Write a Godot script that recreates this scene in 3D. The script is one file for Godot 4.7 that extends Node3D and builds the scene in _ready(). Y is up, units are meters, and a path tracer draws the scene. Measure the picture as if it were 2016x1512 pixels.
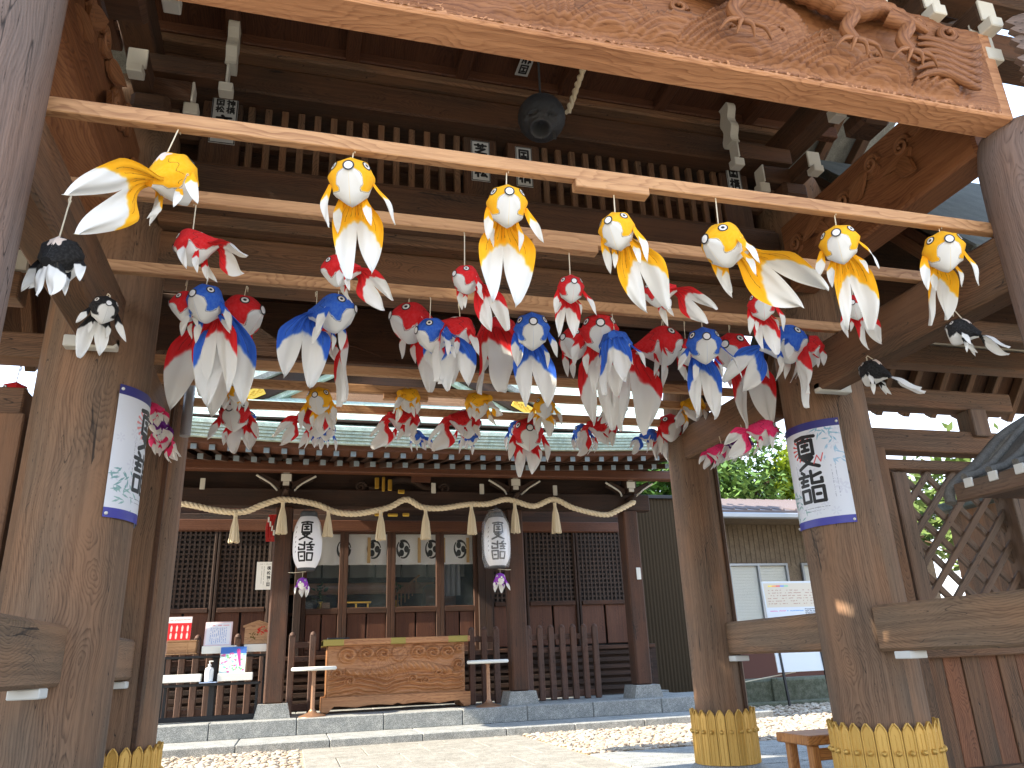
extends Node3D
# A shrine gate hung with cloth goldfish, looking through to the worship hall.
# x right, y up, -z towards the hall; y = 0 is the paving between gate and hall.

var rng := RandomNumberGenerator.new()
var M := {}
var taken := {}

# ------------------------------------------------------------------ mesh builder
class MB:
	var v := PackedVector3Array()
	var n := PackedVector3Array()
	var uv := PackedVector2Array()
	var c := PackedColorArray()
	var idx := PackedInt32Array()
	var col := Color(1, 1, 1)
	var su := 4.0      # metres of wood along the grain per texture
	var sv := 0.6      # metres across
	var off := Vector2.ZERO
	func vert(p: Vector3, nn: Vector3, t: Vector2) -> int:
		v.append(p); n.append(nn); uv.append(t); c.append(col)
		return v.size() - 1
	func tri_i(a: int, b: int, d: int) -> void:
		var cr := (v[b] - v[a]).cross(v[d] - v[a])
		if cr.dot(n[a] + n[b] + n[d]) > 0.0:
			idx.append(a); idx.append(d); idx.append(b)
		else:
			idx.append(a); idx.append(b); idx.append(d)
	func quad(a: Vector3, b: Vector3, d: Vector3, e: Vector3, nn: Vector3, ta := Vector2.ZERO, tb := Vector2(1, 0), td := Vector2(1, 1), te := Vector2(0, 1)) -> void:
		var i := vert(a, nn, ta)
		vert(b, nn, tb); vert(d, nn, td); vert(e, nn, te)
		tri_i(i, i + 1, i + 2); tri_i(i, i + 2, i + 3)
	func tri(a: Vector3, b: Vector3, d: Vector3, nn: Vector3) -> void:
		var i := vert(a, nn, Vector2(a.x, a.y)); vert(b, nn, Vector2(b.x, b.y)); vert(d, nn, Vector2(d.x, d.y))
		tri_i(i, i + 1, i + 2)
	func guv(p: Vector3, g: int, f: int) -> Vector2:
		if f == g:
			var a := (g + 1) % 3
			var b := (g + 2) % 3
			return Vector2(p[a] / su * 0.6, p[b] / sv) + off
		var w := 3 - g - f
		return Vector2(p[g] / su, p[w] / sv + float(f) * 0.37) + off
	# chamfered box; g is the axis along which the wood grain runs
	func box(ce: Vector3, s: Vector3, bev := 0.006, g := 0, bs := Basis.IDENTITY) -> void:
		var h := s * 0.5
		bev = minf(bev, minf(h.x, minf(h.y, h.z)) * 0.45)
		var e := [Vector3.RIGHT, Vector3.UP, Vector3.BACK]
		for f in 3:
			var j := (f + 1) % 3
			var k := (f + 2) % 3
			for sg in [-1.0, 1.0]:
				var q := []
				var t := []
				for m in [[-1.0, -1.0], [1.0, -1.0], [1.0, 1.0], [-1.0, 1.0]]:
					var p: Vector3 = e[f] * (sg * h[f]) + e[j] * (m[0] * (h[j] - bev)) + e[k] * (m[1] * (h[k] - bev))
					q.append(ce + bs * p); t.append(guv(p, g, f))
				quad(q[0], q[1], q[2], q[3], bs * (e[f] * sg), t[0], t[1], t[2], t[3])
		if bev <= 0.0005:
			return
		for k in 3:
			var i := (k + 1) % 3
			var j := (k + 2) % 3
			for a in [-1.0, 1.0]:
				for b in [-1.0, 1.0]:
					var p1: Vector3 = e[i] * (a * h[i]) + e[j] * (b * (h[j] - bev))
					var p2: Vector3 = e[i] * (a * (h[i] - bev)) + e[j] * (b * h[j])
					var l: Vector3 = e[k] * (h[k] - bev)
					var nn: Vector3 = (e[i] * a + e[j] * b).normalized()
					quad(ce + bs * (p1 - l), ce + bs * (p1 + l), ce + bs * (p2 + l), ce + bs * (p2 - l), bs * nn, guv(p1 - l, g, i), guv(p1 + l, g, i), guv(p2 + l, g, i), guv(p2 - l, g, i))
		for a in [-1.0, 1.0]:
			for b in [-1.0, 1.0]:
				for d in [-1.0, 1.0]:
					var p := Vector3(a * h.x, b * h.y, d * h.z)
					var o := Vector3(a * bev, b * bev, d * bev)
					tri(ce + bs * (p - Vector3(0, o.y, o.z)), ce + bs * (p - Vector3(o.x, 0, o.z)), ce + bs * (p - Vector3(o.x, o.y, 0)), bs * Vector3(a, b, d).normalized())
	# a squared timber from a to b
	func bar(a: Vector3, b: Vector3, w: float, hh: float, bev := 0.005, up := Vector3.UP) -> void:
		var z := (b - a)
		var l := z.length()
		z /= l
		if absf(z.dot(up)) > 0.98:
			up = Vector3.RIGHT
		var x := up.cross(z).normalized()
		var y := z.cross(x)
		box((a + b) * 0.5, Vector3(w, hh, l), bev, 2, Basis(x, y, z))
	# swept round section through points with radii; uv.x along
	func tube(pts: Array, rad: Array, seg := 10, caps := true, sq := 1.0) -> void:
		var base := v.size()
		var len := 0.0
		var prev_x := Vector3.ZERO
		var m := pts.size()
		var frames := []
		for i in m:
			var t: Vector3 = (pts[mini(i + 1, m - 1)] - pts[maxi(i - 1, 0)]).normalized()
			var x: Vector3
			if i == 0:
				x = t.cross(Vector3.UP if absf(t.y) < 0.9 else Vector3.RIGHT).normalized()
			else:
				x = (prev_x - t * prev_x.dot(t)).normalized()
				len += (pts[i] - pts[i - 1]).length()
			prev_x = x
			var y := t.cross(x)
			frames.append([t, x, y])
			var sl := 0.0
			if m > 1:
				var i0 := maxi(i - 1, 0)
				var i1 := mini(i + 1, m - 1)
				sl = (rad[i1] - rad[i0]) / maxf((pts[i1] - pts[i0]).length(), 1e-5)
			for k in seg + 1:
				var an := TAU * k / seg
				var d: Vector3 = x * cos(an) + y * sin(an) * sq
				vert(pts[i] + d * rad[i], (x * cos(an) + y * sin(an) / sq - t * sl).normalized(), Vector2(len / su, (TAU * rad[i] * k / seg) / sv) + off)
		for i in m - 1:
			for k in seg:
				var a := base + i * (seg + 1) + k
				tri_i(a, a + 1, a + seg + 2); tri_i(a, a + seg + 2, a + seg + 1)
		if caps:
			for ed in [0, m - 1]:
				if rad[ed] < 0.0008:
					continue
				var nn: Vector3 = frames[ed][0] * (-1.0 if ed == 0 else 1.0)
				var ci := vert(pts[ed], nn, off)
				var ring := []
				for k in seg + 1:
					var an := TAU * k / seg
					ring.append(vert(pts[ed] + (frames[ed][1] * cos(an) + frames[ed][2] * sin(an) * sq) * rad[ed], nn, Vector2(cos(an) * rad[ed] / su, sin(an) * rad[ed] / sv) + off))
				for k in seg:
					tri_i(ci, ring[k], ring[k + 1])
	func cyl(a: Vector3, b: Vector3, r0: float, r1: float, seg := 20, caps := true) -> void:
		tube([a, b], [r0, r1], seg, caps)
	# surface of revolution about the vertical through ce; prof = [[r, y], ...]
	func lathe(ce: Vector3, prof: Array, seg := 24) -> void:
		var base := v.size()
		var m := prof.size()
		for i in m:
			var a: Array = prof[maxi(i - 1, 0)]
			var b: Array = prof[mini(i + 1, m - 1)]
			var dr: float = b[0] - a[0]
			var dy: float = b[1] - a[1]
			var nr := Vector2(dy, -dr).normalized()
			if dy < 0.0 and prof[0][1] > prof[m - 1][1]:
				nr = -nr
			for k in seg + 1:
				var an := TAU * k / seg
				vert(ce + Vector3(cos(an) * prof[i][0], prof[i][1], sin(an) * prof[i][0]), Vector3(cos(an) * nr.x, nr.y, sin(an) * nr.x).normalized(), Vector2(float(k) / seg, 1.0 - float(i) / (m - 1)))
		for i in m - 1:
			for k in seg:
				var a := base + i * (seg + 1) + k
				tri_i(a, a + 1, a + seg + 2); tri_i(a, a + seg + 2, a + seg + 1)
	# grid surface from f(i/nx, j/ny) -> Vector3, normals from the neighbours
	func grid(nx: int, ny: int, f: Callable, flip := false, uvf = null) -> void:
		var base := v.size()
		var pts := PackedVector3Array()
		pts.resize((nx + 1) * (ny + 1))
		for j in ny + 1:
			for i in nx + 1:
				pts[j * (nx + 1) + i] = f.call(float(i) / nx, float(j) / ny)
		for j in ny + 1:
			for i in nx + 1:
				var dx := pts[j * (nx + 1) + mini(i + 1, nx)] - pts[j * (nx + 1) + maxi(i - 1, 0)]
				var dy := pts[mini(j + 1, ny) * (nx + 1) + i] - pts[maxi(j - 1, 0) * (nx + 1) + i]
				var nn := dx.cross(dy)
				nn = nn.normalized() if nn.length_squared() > 1e-16 else Vector3.UP
				if flip:
					nn = -nn
				var t := Vector2(float(i) / nx, float(j) / ny)
				if uvf != null:
					t = uvf.call(t.x, t.y)
				vert(pts[j * (nx + 1) + i], nn, t)
		for j in ny:
			for i in nx:
				var a := base + j * (nx + 1) + i
				tri_i(a, a + 1, a + nx + 2); tri_i(a, a + nx + 2, a + nx + 1)
	# flat outline (x, y) with thickness t along +z of the basis
	func plate(poly: PackedVector2Array, t: float, at := Vector3.ZERO, bs := Basis.IDENTITY, uvs := 1.0) -> void:
		var ids := Geometry2D.triangulate_polygon(poly)
		for s in [0.0, 1.0]:
			var nn: Vector3 = bs.z * (1.0 if s > 0.5 else -1.0)
			var b := v.size()
			for p in poly:
				vert(at + bs * Vector3(p.x, p.y, t * s), nn, Vector2(p.x / su, p.y / sv) * uvs + off)
			for k in range(0, ids.size(), 3):
				tri_i(b + ids[k], b + ids[k + 1], b + ids[k + 2])
		var cw := Geometry2D.is_polygon_clockwise(poly)
		for k in poly.size():
			var a := poly[k]
			var d := poly[(k + 1) % poly.size()]
			var en := Vector2(d.y - a.y, a.x - d.x).normalized() * (-1.0 if cw else 1.0)
			quad(at + bs * Vector3(a.x, a.y, 0), at + bs * Vector3(d.x, d.y, 0), at + bs * Vector3(d.x, d.y, t), at + bs * Vector3(a.x, a.y, t), (bs * Vector3(en.x, en.y, 0)).normalized(), Vector2(a.x / su, 0), Vector2(d.x / su, 0), Vector2(d.x / su, t / sv), Vector2(a.x / su, t / sv))
	func mesh() -> ArrayMesh:
		var arr := []
		arr.resize(Mesh.ARRAY_MAX)
		arr[Mesh.ARRAY_VERTEX] = v
		arr[Mesh.ARRAY_NORMAL] = n
		arr[Mesh.ARRAY_TEX_UV] = uv
		arr[Mesh.ARRAY_COLOR] = c
		arr[Mesh.ARRAY_INDEX] = idx
		var am := ArrayMesh.new()
		am.add_surface_from_arrays(Mesh.PRIMITIVE_TRIANGLES, arr)
		return am

func mb() -> MB:
	var b := MB.new()
	b.off = Vector2(rng.randf(), rng.randf())
	return b

func numbered(called: String) -> String:
	var k: int = taken.get(called, 0)
	taken[called] = k + 1
	return called if k == 0 else "%s_%03d" % [called, k]

func obj(called: String, b, mat: Material, parent: Node = self) -> MeshInstance3D:
	var o := MeshInstance3D.new()
	o.mesh = b if b is Mesh else b.mesh()
	o.material_override = mat
	o.cast_shadow = GeometryInstance3D.SHADOW_CASTING_SETTING_ON
	o.name = numbered(called) if parent == self else called
	parent.add_child(o, true)
	return o

func thing(called: String, label: String, category: String, at := Vector3.ZERO, group := "") -> Node3D:
	var o := Node3D.new()
	o.name = numbered(called)
	add_child(o)
	o.position = at
	tag(o, label, category, group)
	return o

func tag(o: Node, label: String, category: String, group := "") -> void:
	o.set_meta("label", label)
	o.set_meta("category", category)
	if group:
		o.set_meta("group", group)

func setting(called: String, label: String) -> Node3D:
	var o := Node3D.new()
	o.name = numbered(called)
	add_child(o)
	o.set_meta("kind", "structure")
	o.set_meta("label", label)
	return o

# a single squared timber as a part
func timber(called: String, ce: Vector3, s: Vector3, mat: Material, parent: Node, g := 0, bev := 0.006) -> MeshInstance3D:
	var b := mb()
	b.box(ce, s, bev, g)
	return obj(called, b, mat, parent)

# ------------------------------------------------------------------ textures
func noise(s: int, f := 1.0, oct := 1) -> FastNoiseLite:
	var q := FastNoiseLite.new()
	q.seed = s
	q.noise_type = FastNoiseLite.TYPE_SIMPLEX_SMOOTH
	q.frequency = f
	q.fractal_type = FastNoiseLite.FRACTAL_FBM if oct > 1 else FastNoiseLite.FRACTAL_NONE
	q.fractal_octaves = oct
	return q

func to_tex(w: int, h: int, data: PackedByteArray) -> Array:
	var im := Image.create_from_data(w, h, false, Image.FORMAT_RGB8, data)
	return [ImageTexture.create_from_image(im), im]

# sawn timber: 4 m along x, 0.6 m across y, periodic along the grain
func wood_tex(sd: int, ring: float, contrast: float, light: Color, dark: Color, grey: Color, grey_amt: float, cracks: float, flat: float) -> Array:
	var w := 1024
	var h := 400
	var n1 := noise(sd, 1.0, 2)
	var nw := noise(sd + 1, 1.0, 2)
	var nf := noise(sd + 2, 1.0)
	var data := PackedByteArray()
	data.resize(w * h * 3)
	var bump := PackedByteArray()
	bump.resize(w * h)
	var vc := PackedFloat32Array()
	var dc := PackedFloat32Array()
	var cx := PackedFloat32Array()
	var cz := PackedFloat32Array()
	for i in w:
		var a := TAU * i / w
		var px := cos(a) * 0.6366
		var pz := sin(a) * 0.6366
		cx.append(px); cz.append(pz)
		vc.append(0.3 + 0.10 * n1.get_noise_3d(px * 0.9, pz * 0.9, 3.0))
		dc.append(flat * n1.get_noise_3d(px * 1.6, pz * 1.6, 40.0))
	for j in h:
		var y := 0.6 * j / h
		for i in w:
			var px := cx[i]
			var pz := cz[i]
			var dv := y - vc[i]
			var wv := nw.get_noise_3d(px * 4.0, pz * 4.0, y * 12.0)
			var r := sqrt(dv * dv + dc[i] * dc[i]) * ring + wv * 1.1 + 0.22 * nf.get_noise_3d(px * 9.0, pz * 9.0, y * 60.0)
			var fr := r - floorf(r)
			var late := fr * fr * fr * (1.0 if fr < 0.93 else (1.0 - fr) / 0.07)
			var fib := nf.get_noise_3d(px * 14.0, pz * 14.0, y * 420.0)
			var blot := nw.get_noise_3d(px * 1.7 + 30.0, pz * 1.7, y * 5.0)
			var streak := nf.get_noise_3d(px * 0.7, pz * 0.7 + 50.0, y * 55.0)
			var amt := clampf(0.75 + 1.3 * nw.get_noise_3d(px * 1.2, pz * 1.2 + 20.0, y * 4.0), 0.15, 1.0)
			var t := clampf(contrast * late * amt + 0.18 * fib + 0.22 * blot + 0.24 * streak + 0.14, 0.0, 1.0)
			var ck := 0.0
			if cracks > 0.0:
				var cn := absf(n1.get_noise_3d(px * 1.1, pz * 1.1, y * 17.0 + 9.0))
				if cn < 0.012 * cracks and blot > -0.15:
					ck = 1.0 - cn / (0.012 * cracks)
			var g := clampf(grey_amt + grey_amt * 1.6 * blot + 0.3 * grey_amt * fib, 0.0, 1.0)
			var cl := light.lerp(dark, t).lerp(grey * (1.0 - 0.35 * t), g)
			cl = cl * (1.0 - 0.65 * ck)
			var o := (j * w + i) * 3
			data[o] = int(clampf(cl.r, 0, 1) * 255.0)
			data[o + 1] = int(clampf(cl.g, 0, 1) * 255.0)
			data[o + 2] = int(clampf(cl.b, 0, 1) * 255.0)
			bump[j * w + i] = int(clampf(0.75 - 0.30 * late * amt - 0.16 * fib - 0.14 * streak - 0.6 * ck, 0, 1) * 255.0)
	var bi := Image.create_from_data(w, h, false, Image.FORMAT_L8, bump)
	bi.convert(Image.FORMAT_RGBA8)
	bi.bump_map_to_normal_map(2.2)
	return [to_tex(w, h, data)[0], ImageTexture.create_from_image(bi)]

func wood(t: Array, tint: Color, rough := 0.78, nscale := 0.8) -> StandardMaterial3D:
	var m := StandardMaterial3D.new()
	m.albedo_texture = t[0]
	m.albedo_color = tint
	m.roughness = rough
	m.normal_enabled = true
	m.normal_texture = t[1]
	m.normal_scale = nscale
	return m

func flatm(c: Color, rough := 0.7, metal := 0.0) -> StandardMaterial3D:
	var m := StandardMaterial3D.new()
	m.albedo_color = c
	m.roughness = rough
	m.metallic = metal
	return m

# speckled mineral surface, world triplanar
func stone_tex(sd: int, a: Color, b: Color, speck: float, coarse: float) -> ImageTexture:
	var w := 512
	var n1 := noise(sd, 0.012 * coarse, 4)
	var n2 := noise(sd + 1, 0.25)
	var n3 := noise(sd + 2, 0.05, 2)
	var data := PackedByteArray()
	data.resize(w * w * 3)
	for j in w:
		for i in w:
			var k := clampf(0.5 + 0.7 * n1.get_noise_2d(i, j), 0, 1)
			var cl := a.lerp(b, k)
			var s := 1.0 + speck * n2.get_noise_2d(i, j) + 0.12 * n3.get_noise_2d(i, j)
			var o := (j * w + i) * 3
			data[o] = int(clampf(cl.r * s, 0, 1) * 255.0)
			data[o + 1] = int(clampf(cl.g * s, 0, 1) * 255.0)
			data[o + 2] = int(clampf(cl.b * s, 0, 1) * 255.0)
	return to_tex(w, w, data)[0]

func stone(t: Texture2D, scale: float, rough := 0.9) -> StandardMaterial3D:
	var m := StandardMaterial3D.new()
	m.albedo_texture = t
	m.uv1_triplanar = true
	m.uv1_world_triplanar = true
	m.uv1_scale = Vector3.ONE * scale
	m.roughness = rough
	return m

# brush lettering: strokes are polylines in a unit square (y up), drawn into a pixel rectangle
const GLYPH := {
	"natsu": [[[.08, .95], [.45, .985], [.92, .95]], [[.52, .96], [.44, .86]], [[.2, .84], [.8, .84], [.8, .40], [.2, .40], [.2, .84]], [[.38, .71], [.62, .71]], [[.5, .71], [.5, .55]], [[.36, .55], [.64, .55]], [[.3, .30], [.74, .30], [.5, .13], [.12, .0]], [[.34, .32], [.55, .14], [.95, .0]]],
	"mairu": [[[.18, .99], [.3, .92]], [[.02, .84], [.46, .84]], [[.24, .84], [.18, .62]], [[.1, .70], [.4, .70]], [[.1, .56], [.4, .56]], [[.08, .40], [.42, .40], [.42, .04], [.08, .04], [.08, .40]], [[.58, .98], [.58, .60], [.94, .60], [.94, .72]], [[.58, .80], [.92, .88]], [[.56, .46], [.96, .46], [.96, .02], [.56, .02], [.56, .46]], [[.70, .24], [.82, .24]]],
	"box": [[[.1, .95], [.9, .95], [.9, .1], [.1, .1], [.1, .95]], [[.3, .7], [.7, .7]], [[.5, .7], [.5, .3]], [[.3, .3], [.7, .3]]],
	"grass": [[[.05, .85], [.95, .85]], [[.32, .98], [.32, .72]], [[.68, .98], [.68, .72]], [[.5, .66], [.5, .55]], [[.15, .5], [.85, .5], [.2, .1]], [[.1, .12], [.4, .06], [.95, .02]]],
	"hemp": [[[.5, .99], [.5, .9]], [[.1, .86], [.92, .86]], [[.16, .86], [.05, .05]], [[.3, .6], [.55, .6]], [[.42, .72], [.42, .05]], [[.62, .6], [.92, .6]], [[.76, .72], [.76, .05]], [[.42, .55], [.3, .25]], [[.76, .55], [.95, .2]]],
	"pine": [[[.05, .7], [.45, .7]], [[.25, .98], [.25, .02]], [[.25, .62], [.05, .3]], [[.25, .6], [.42, .42]], [[.62, .9], [.5, .55]], [[.75, .92], [.96, .55]], [[.7, .5], [.55, .12], [.9, .16]], [[.82, .3], [.96, .08]]],
	"sa": [[[.1, .75], [.9, .82]], [[.4, .98], [.75, .45]], [[.75, .45], [.3, .4], [.2, .2], [.75, .08]]],
	"tsu": [[[.05, .6], [.6, .8], [.92, .55], [.75, .25], [.35, .1]]],
	"shrine": [[[.2, .98], [.3, .88]], [[.05, .78], [.45, .78], [.1, .4]], [[.26, .6], [.26, .02]], [[.55, .8], [.95, .8], [.95, .35], [.55, .35], [.55, .8]], [[.55, .58], [.95, .58]], [[.75, .98], [.75, .02]]],
	"bridge": [[[.05, .72], [.42, .72]], [[.24, .98], [.24, .02]], [[.24, .6], [.05, .3]], [[.5, .92], [.95, .92]], [[.72, .92], [.5, .62]], [[.72, .85], [.95, .64]], [[.58, .6], [.88, .6], [.88, .45], [.58, .45], [.58, .6]], [[.5, .02], [.5, .34], [.95, .34], [.95, .02]], [[.62, .22], [.84, .22]]],
	"ten": [[[.1, .5], [.9, .5]], [[.5, .95], [.5, .05]]],
	"three": [[[.15, .85], [.85, .85]], [[.25, .5], [.75, .5]], [[.05, .1], [.95, .1]]],
}

func stroke(im: Image, pts: Array, r: Rect2, wd: float, cl: Color) -> void:
	for k in pts.size() - 1:
		var a := Vector2(r.position.x + pts[k][0] * r.size.x, r.position.y + (1.0 - pts[k][1]) * r.size.y)
		var b := Vector2(r.position.x + pts[k + 1][0] * r.size.x, r.position.y + (1.0 - pts[k + 1][1]) * r.size.y)
		seg(im, a, b, wd, wd, cl)

func seg(im: Image, a: Vector2, b: Vector2, w0: float, w1: float, cl: Color) -> void:
	var mw := maxf(w0, w1) * 0.5 + 1.0
	var d := b - a
	var l2 := maxf(d.length_squared(), 0.001)
	for y in range(maxi(0, int(minf(a.y, b.y) - mw)), mini(im.get_height(), int(maxf(a.y, b.y) + mw) + 1)):
		for x in range(maxi(0, int(minf(a.x, b.x) - mw)), mini(im.get_width(), int(maxf(a.x, b.x) + mw) + 1)):
			var p := Vector2(x + 0.5, y + 0.5)
			var t := clampf((p - a).dot(d) / l2, 0.0, 1.0)
			var e := lerpf(w0, w1, t) * 0.5 - p.distance_to(a + d * t) + 0.5
			if e > 0.0:
				im.set_pixel(x, y, im.get_pixel(x, y).lerp(cl, minf(e, 1.0) * cl.a))

func glyph(im: Image, g: String, r: Rect2, wd: float, cl := Color(0.03, 0.03, 0.035)) -> void:
	for s in GLYPH[g]:
		stroke(im, s, r, wd, cl)

func blank(w: int, h: int, cl: Color) -> Image:
	var im := Image.create(w, h, false, Image.FORMAT_RGB8)
	im.fill(cl)
	return im

func printed(im: Image, rough := 0.6) -> StandardMaterial3D:
	var m := StandardMaterial3D.new()
	m.albedo_texture = ImageTexture.create_from_image(im)
	m.roughness = rough
	return m

func ramp(x: float, a: float, b: float) -> float:
	return smoothstep(a, b, x)

func _ready() -> void:
	rng.seed = 20240707
	# ---- camera
	var cam := Camera3D.new()
	cam.name = "camera"
	cam.transform = Transform3D(Basis(Vector3(0.9642, -0.0380, 0.2623), Vector3(-0.0539, 0.9409, 0.3343), Vector3(-0.2595, -0.3365, 0.9052)).orthonormalized(), Vector3(0, 0.75, 0))
	cam.fov = 53.03
	cam.near = 0.05
	cam.far = 400.0
	add_child(cam)
	cam.current = true
	# ---- sky, exposure
	var env := Environment.new()
	env.background_mode = Environment.BG_SKY
	var sm := ProceduralSkyMaterial.new()
	sm.sky_top_color = Color(0.57, 0.66, 0.79)
	sm.sky_horizon_color = Color(0.89, 0.905, 0.915)
	sm.sky_curve = 0.16
	sm.ground_bottom_color = Color(0.42, 0.40, 0.37)
	sm.ground_horizon_color = Color(0.62, 0.62, 0.60)
	sm.sky_energy_multiplier = 1.15
	var sk := Sky.new()
	sk.sky_material = sm
	env.sky = sk
	env.tonemap_mode = Environment.TONE_MAPPER_LINEAR
	env.tonemap_exposure = 3.55
	env.sdfgi_enabled = true
	env.ssao_enabled = true
	env.ssil_enabled = true
	var we := WorldEnvironment.new()
	we.name = "environment"
	we.environment = env
	add_child(we)
	# ---- sun: high, from the left
	var sun := DirectionalLight3D.new()
	sun.name = "sun"
	sun.light_energy = 1.35
	sun.light_color = Color(1.0, 0.95, 0.87)
	sun.light_angular_distance = 0.5
	sun.shadow_enabled = true
	add_child(sun)
	sun.look_at_from_position(Vector3.ZERO, Vector3(0.81, -0.575, -0.09), Vector3.UP)
	make_materials()
	ground()
	gate()
	hall()
	surroundings()
	rails()
	all_fish()
	gate_small_things()
	hall_small_things()

func make_materials() -> void:
	var t1 := wood_tex(11, 95.0, 0.75, Color(0.65, 0.53, 0.42), Color(0.37, 0.28, 0.205), Color(0.55, 0.515, 0.46), 0.32, 1.0, 0.16)
	var t2 := wood_tex(47, 80.0, 0.85, Color(0.77, 0.61, 0.46), Color(0.51, 0.35, 0.23), Color(0.6, 0.55, 0.5), 0.0, 0.0, 0.20)
	var t3 := wood_tex(83, 120.0, 0.6, Color(0.57, 0.49, 0.43), Color(0.34, 0.275, 0.235), Color(0.57, 0.54, 0.515), 0.5, 1.3, 0.10)
	var t4 := wood_tex(131, 38.0, 0.65, Color(0.76, 0.61, 0.47), Color(0.52, 0.37, 0.26), Color(0.6, 0.55, 0.5), 0.0, 0.0, 0.26)
	M.post = wood(t1, Color(0.85, 0.79, 0.74))
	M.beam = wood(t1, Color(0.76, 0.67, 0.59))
	M.grey = wood(t3, Color(0.90, 0.85, 0.84))
	M.tie = wood(t1, Color(0.88, 0.83, 0.77))
	M.orange = wood(t4, Color(1.0, 0.92, 0.86), 0.7)
	M.carve = wood(t2, Color(0.78, 0.68, 0.59), 0.62, 0.5)
	M.sidebeam = wood(t2, Color(0.74, 0.63, 0.54), 0.7)
	M.pine = wood(t4, Color(1.0, 0.96, 0.88), 0.65, 0.3)
	M.dark = wood(t1, Color(0.56, 0.465, 0.39))
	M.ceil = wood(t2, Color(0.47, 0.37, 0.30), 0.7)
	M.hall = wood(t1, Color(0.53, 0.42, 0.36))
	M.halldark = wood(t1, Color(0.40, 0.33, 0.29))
	M.hallred = wood(t2, Color(0.52, 0.40, 0.33), 0.6)
	M.plank = wood(t1, Color(0.85, 0.68, 0.58))
	M.lattice = wood(t3, Color(0.80, 0.73, 0.66))
	M.hallat = wood(t3, Color(0.50, 0.43, 0.38))
	M.picket = wood(t3, Color(0.72, 0.60, 0.55))
	M.boxwood = wood(t4, Color(0.96, 0.86, 0.76), 0.55, 0.5)
	M.bench = wood(t2, Color(1.0, 0.86, 0.62), 0.6)
	M.white = flatm(Color(0.86, 0.86, 0.83), 0.8)
	M.offwhite = flatm(Color(0.80, 0.79, 0.74), 0.85)
	M.raftend = flatm(Color(0.50, 0.55, 0.57), 0.8)
	M.gold = flatm(Color(0.83, 0.66, 0.34), 0.42, 0.45)
	M.goldleaf = flatm(Color(0.93, 0.76, 0.33), 0.3, 0.9)
	M.iron = flatm(Color(0.27, 0.28, 0.29), 0.6, 0.3)
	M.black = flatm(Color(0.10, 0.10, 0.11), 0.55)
	M.straw = flatm(Color(0.86, 0.80, 0.68), 0.95)
	M.string = flatm(Color(0.86, 0.82, 0.72), 0.95)
	M.granite = stone(stone_tex(5, Color(0.50, 0.51, 0.50), Color(0.62, 0.62, 0.60), 0.35, 1.0), 0.8)
	M.paving = stone(stone_tex(9, Color(0.51, 0.495, 0.455), Color(0.60, 0.585, 0.545), 0.22, 1.0), 0.6)
	M.moss = stone(stone_tex(15, Color(0.27, 0.29, 0.22), Color(0.42, 0.42, 0.36), 0.35, 1.5), 0.9)
	M.soil = stone(stone_tex(21, Color(0.60, 0.54, 0.45), Color(0.74, 0.67, 0.57), 0.5, 2.0), 1.2)
	M.copper = stone(stone_tex(27, Color(0.66, 0.75, 0.70), Color(0.78, 0.83, 0.78), 0.10, 0.8), 0.5, 0.5)
	M.tile = stone(stone_tex(33, Color(0.42, 0.43, 0.42), Color(0.56, 0.57, 0.55), 0.2, 1.0), 1.0, 0.8)
	M.rooftile = stone(stone_tex(35, Color(0.35, 0.34, 0.32), Color(0.47, 0.46, 0.43), 0.2, 1.0), 1.0, 0.8)
	M.darktile = stone(stone_tex(36, Color(0.22, 0.24, 0.22), Color(0.34, 0.36, 0.33), 0.2, 1.0), 1.0, 0.85)
	M.render = stone(stone_tex(39, Color(0.40, 0.34, 0.27), Color(0.47, 0.41, 0.33), 0.12, 1.0), 0.7)
	M.metal = flatm(Color(0.62, 0.63, 0.64), 0.45, 0.6)
	M.roofmetal = flatm(Color(0.46, 0.42, 0.42), 0.5, 0.3)
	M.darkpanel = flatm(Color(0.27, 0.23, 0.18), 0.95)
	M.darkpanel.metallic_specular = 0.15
	M.paper = flatm(Color(0.88, 0.88, 0.87), 0.8)
	M.glass = flatm(Color(0.75, 0.82, 0.82, 0.03), 0.03)
	M.glass.metallic_specular = 0.15
	M.glass.transparency = BaseMaterial3D.TRANSPARENCY_ALPHA
	M.bark = flatm(Color(0.33, 0.26, 0.20), 0.95)

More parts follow.
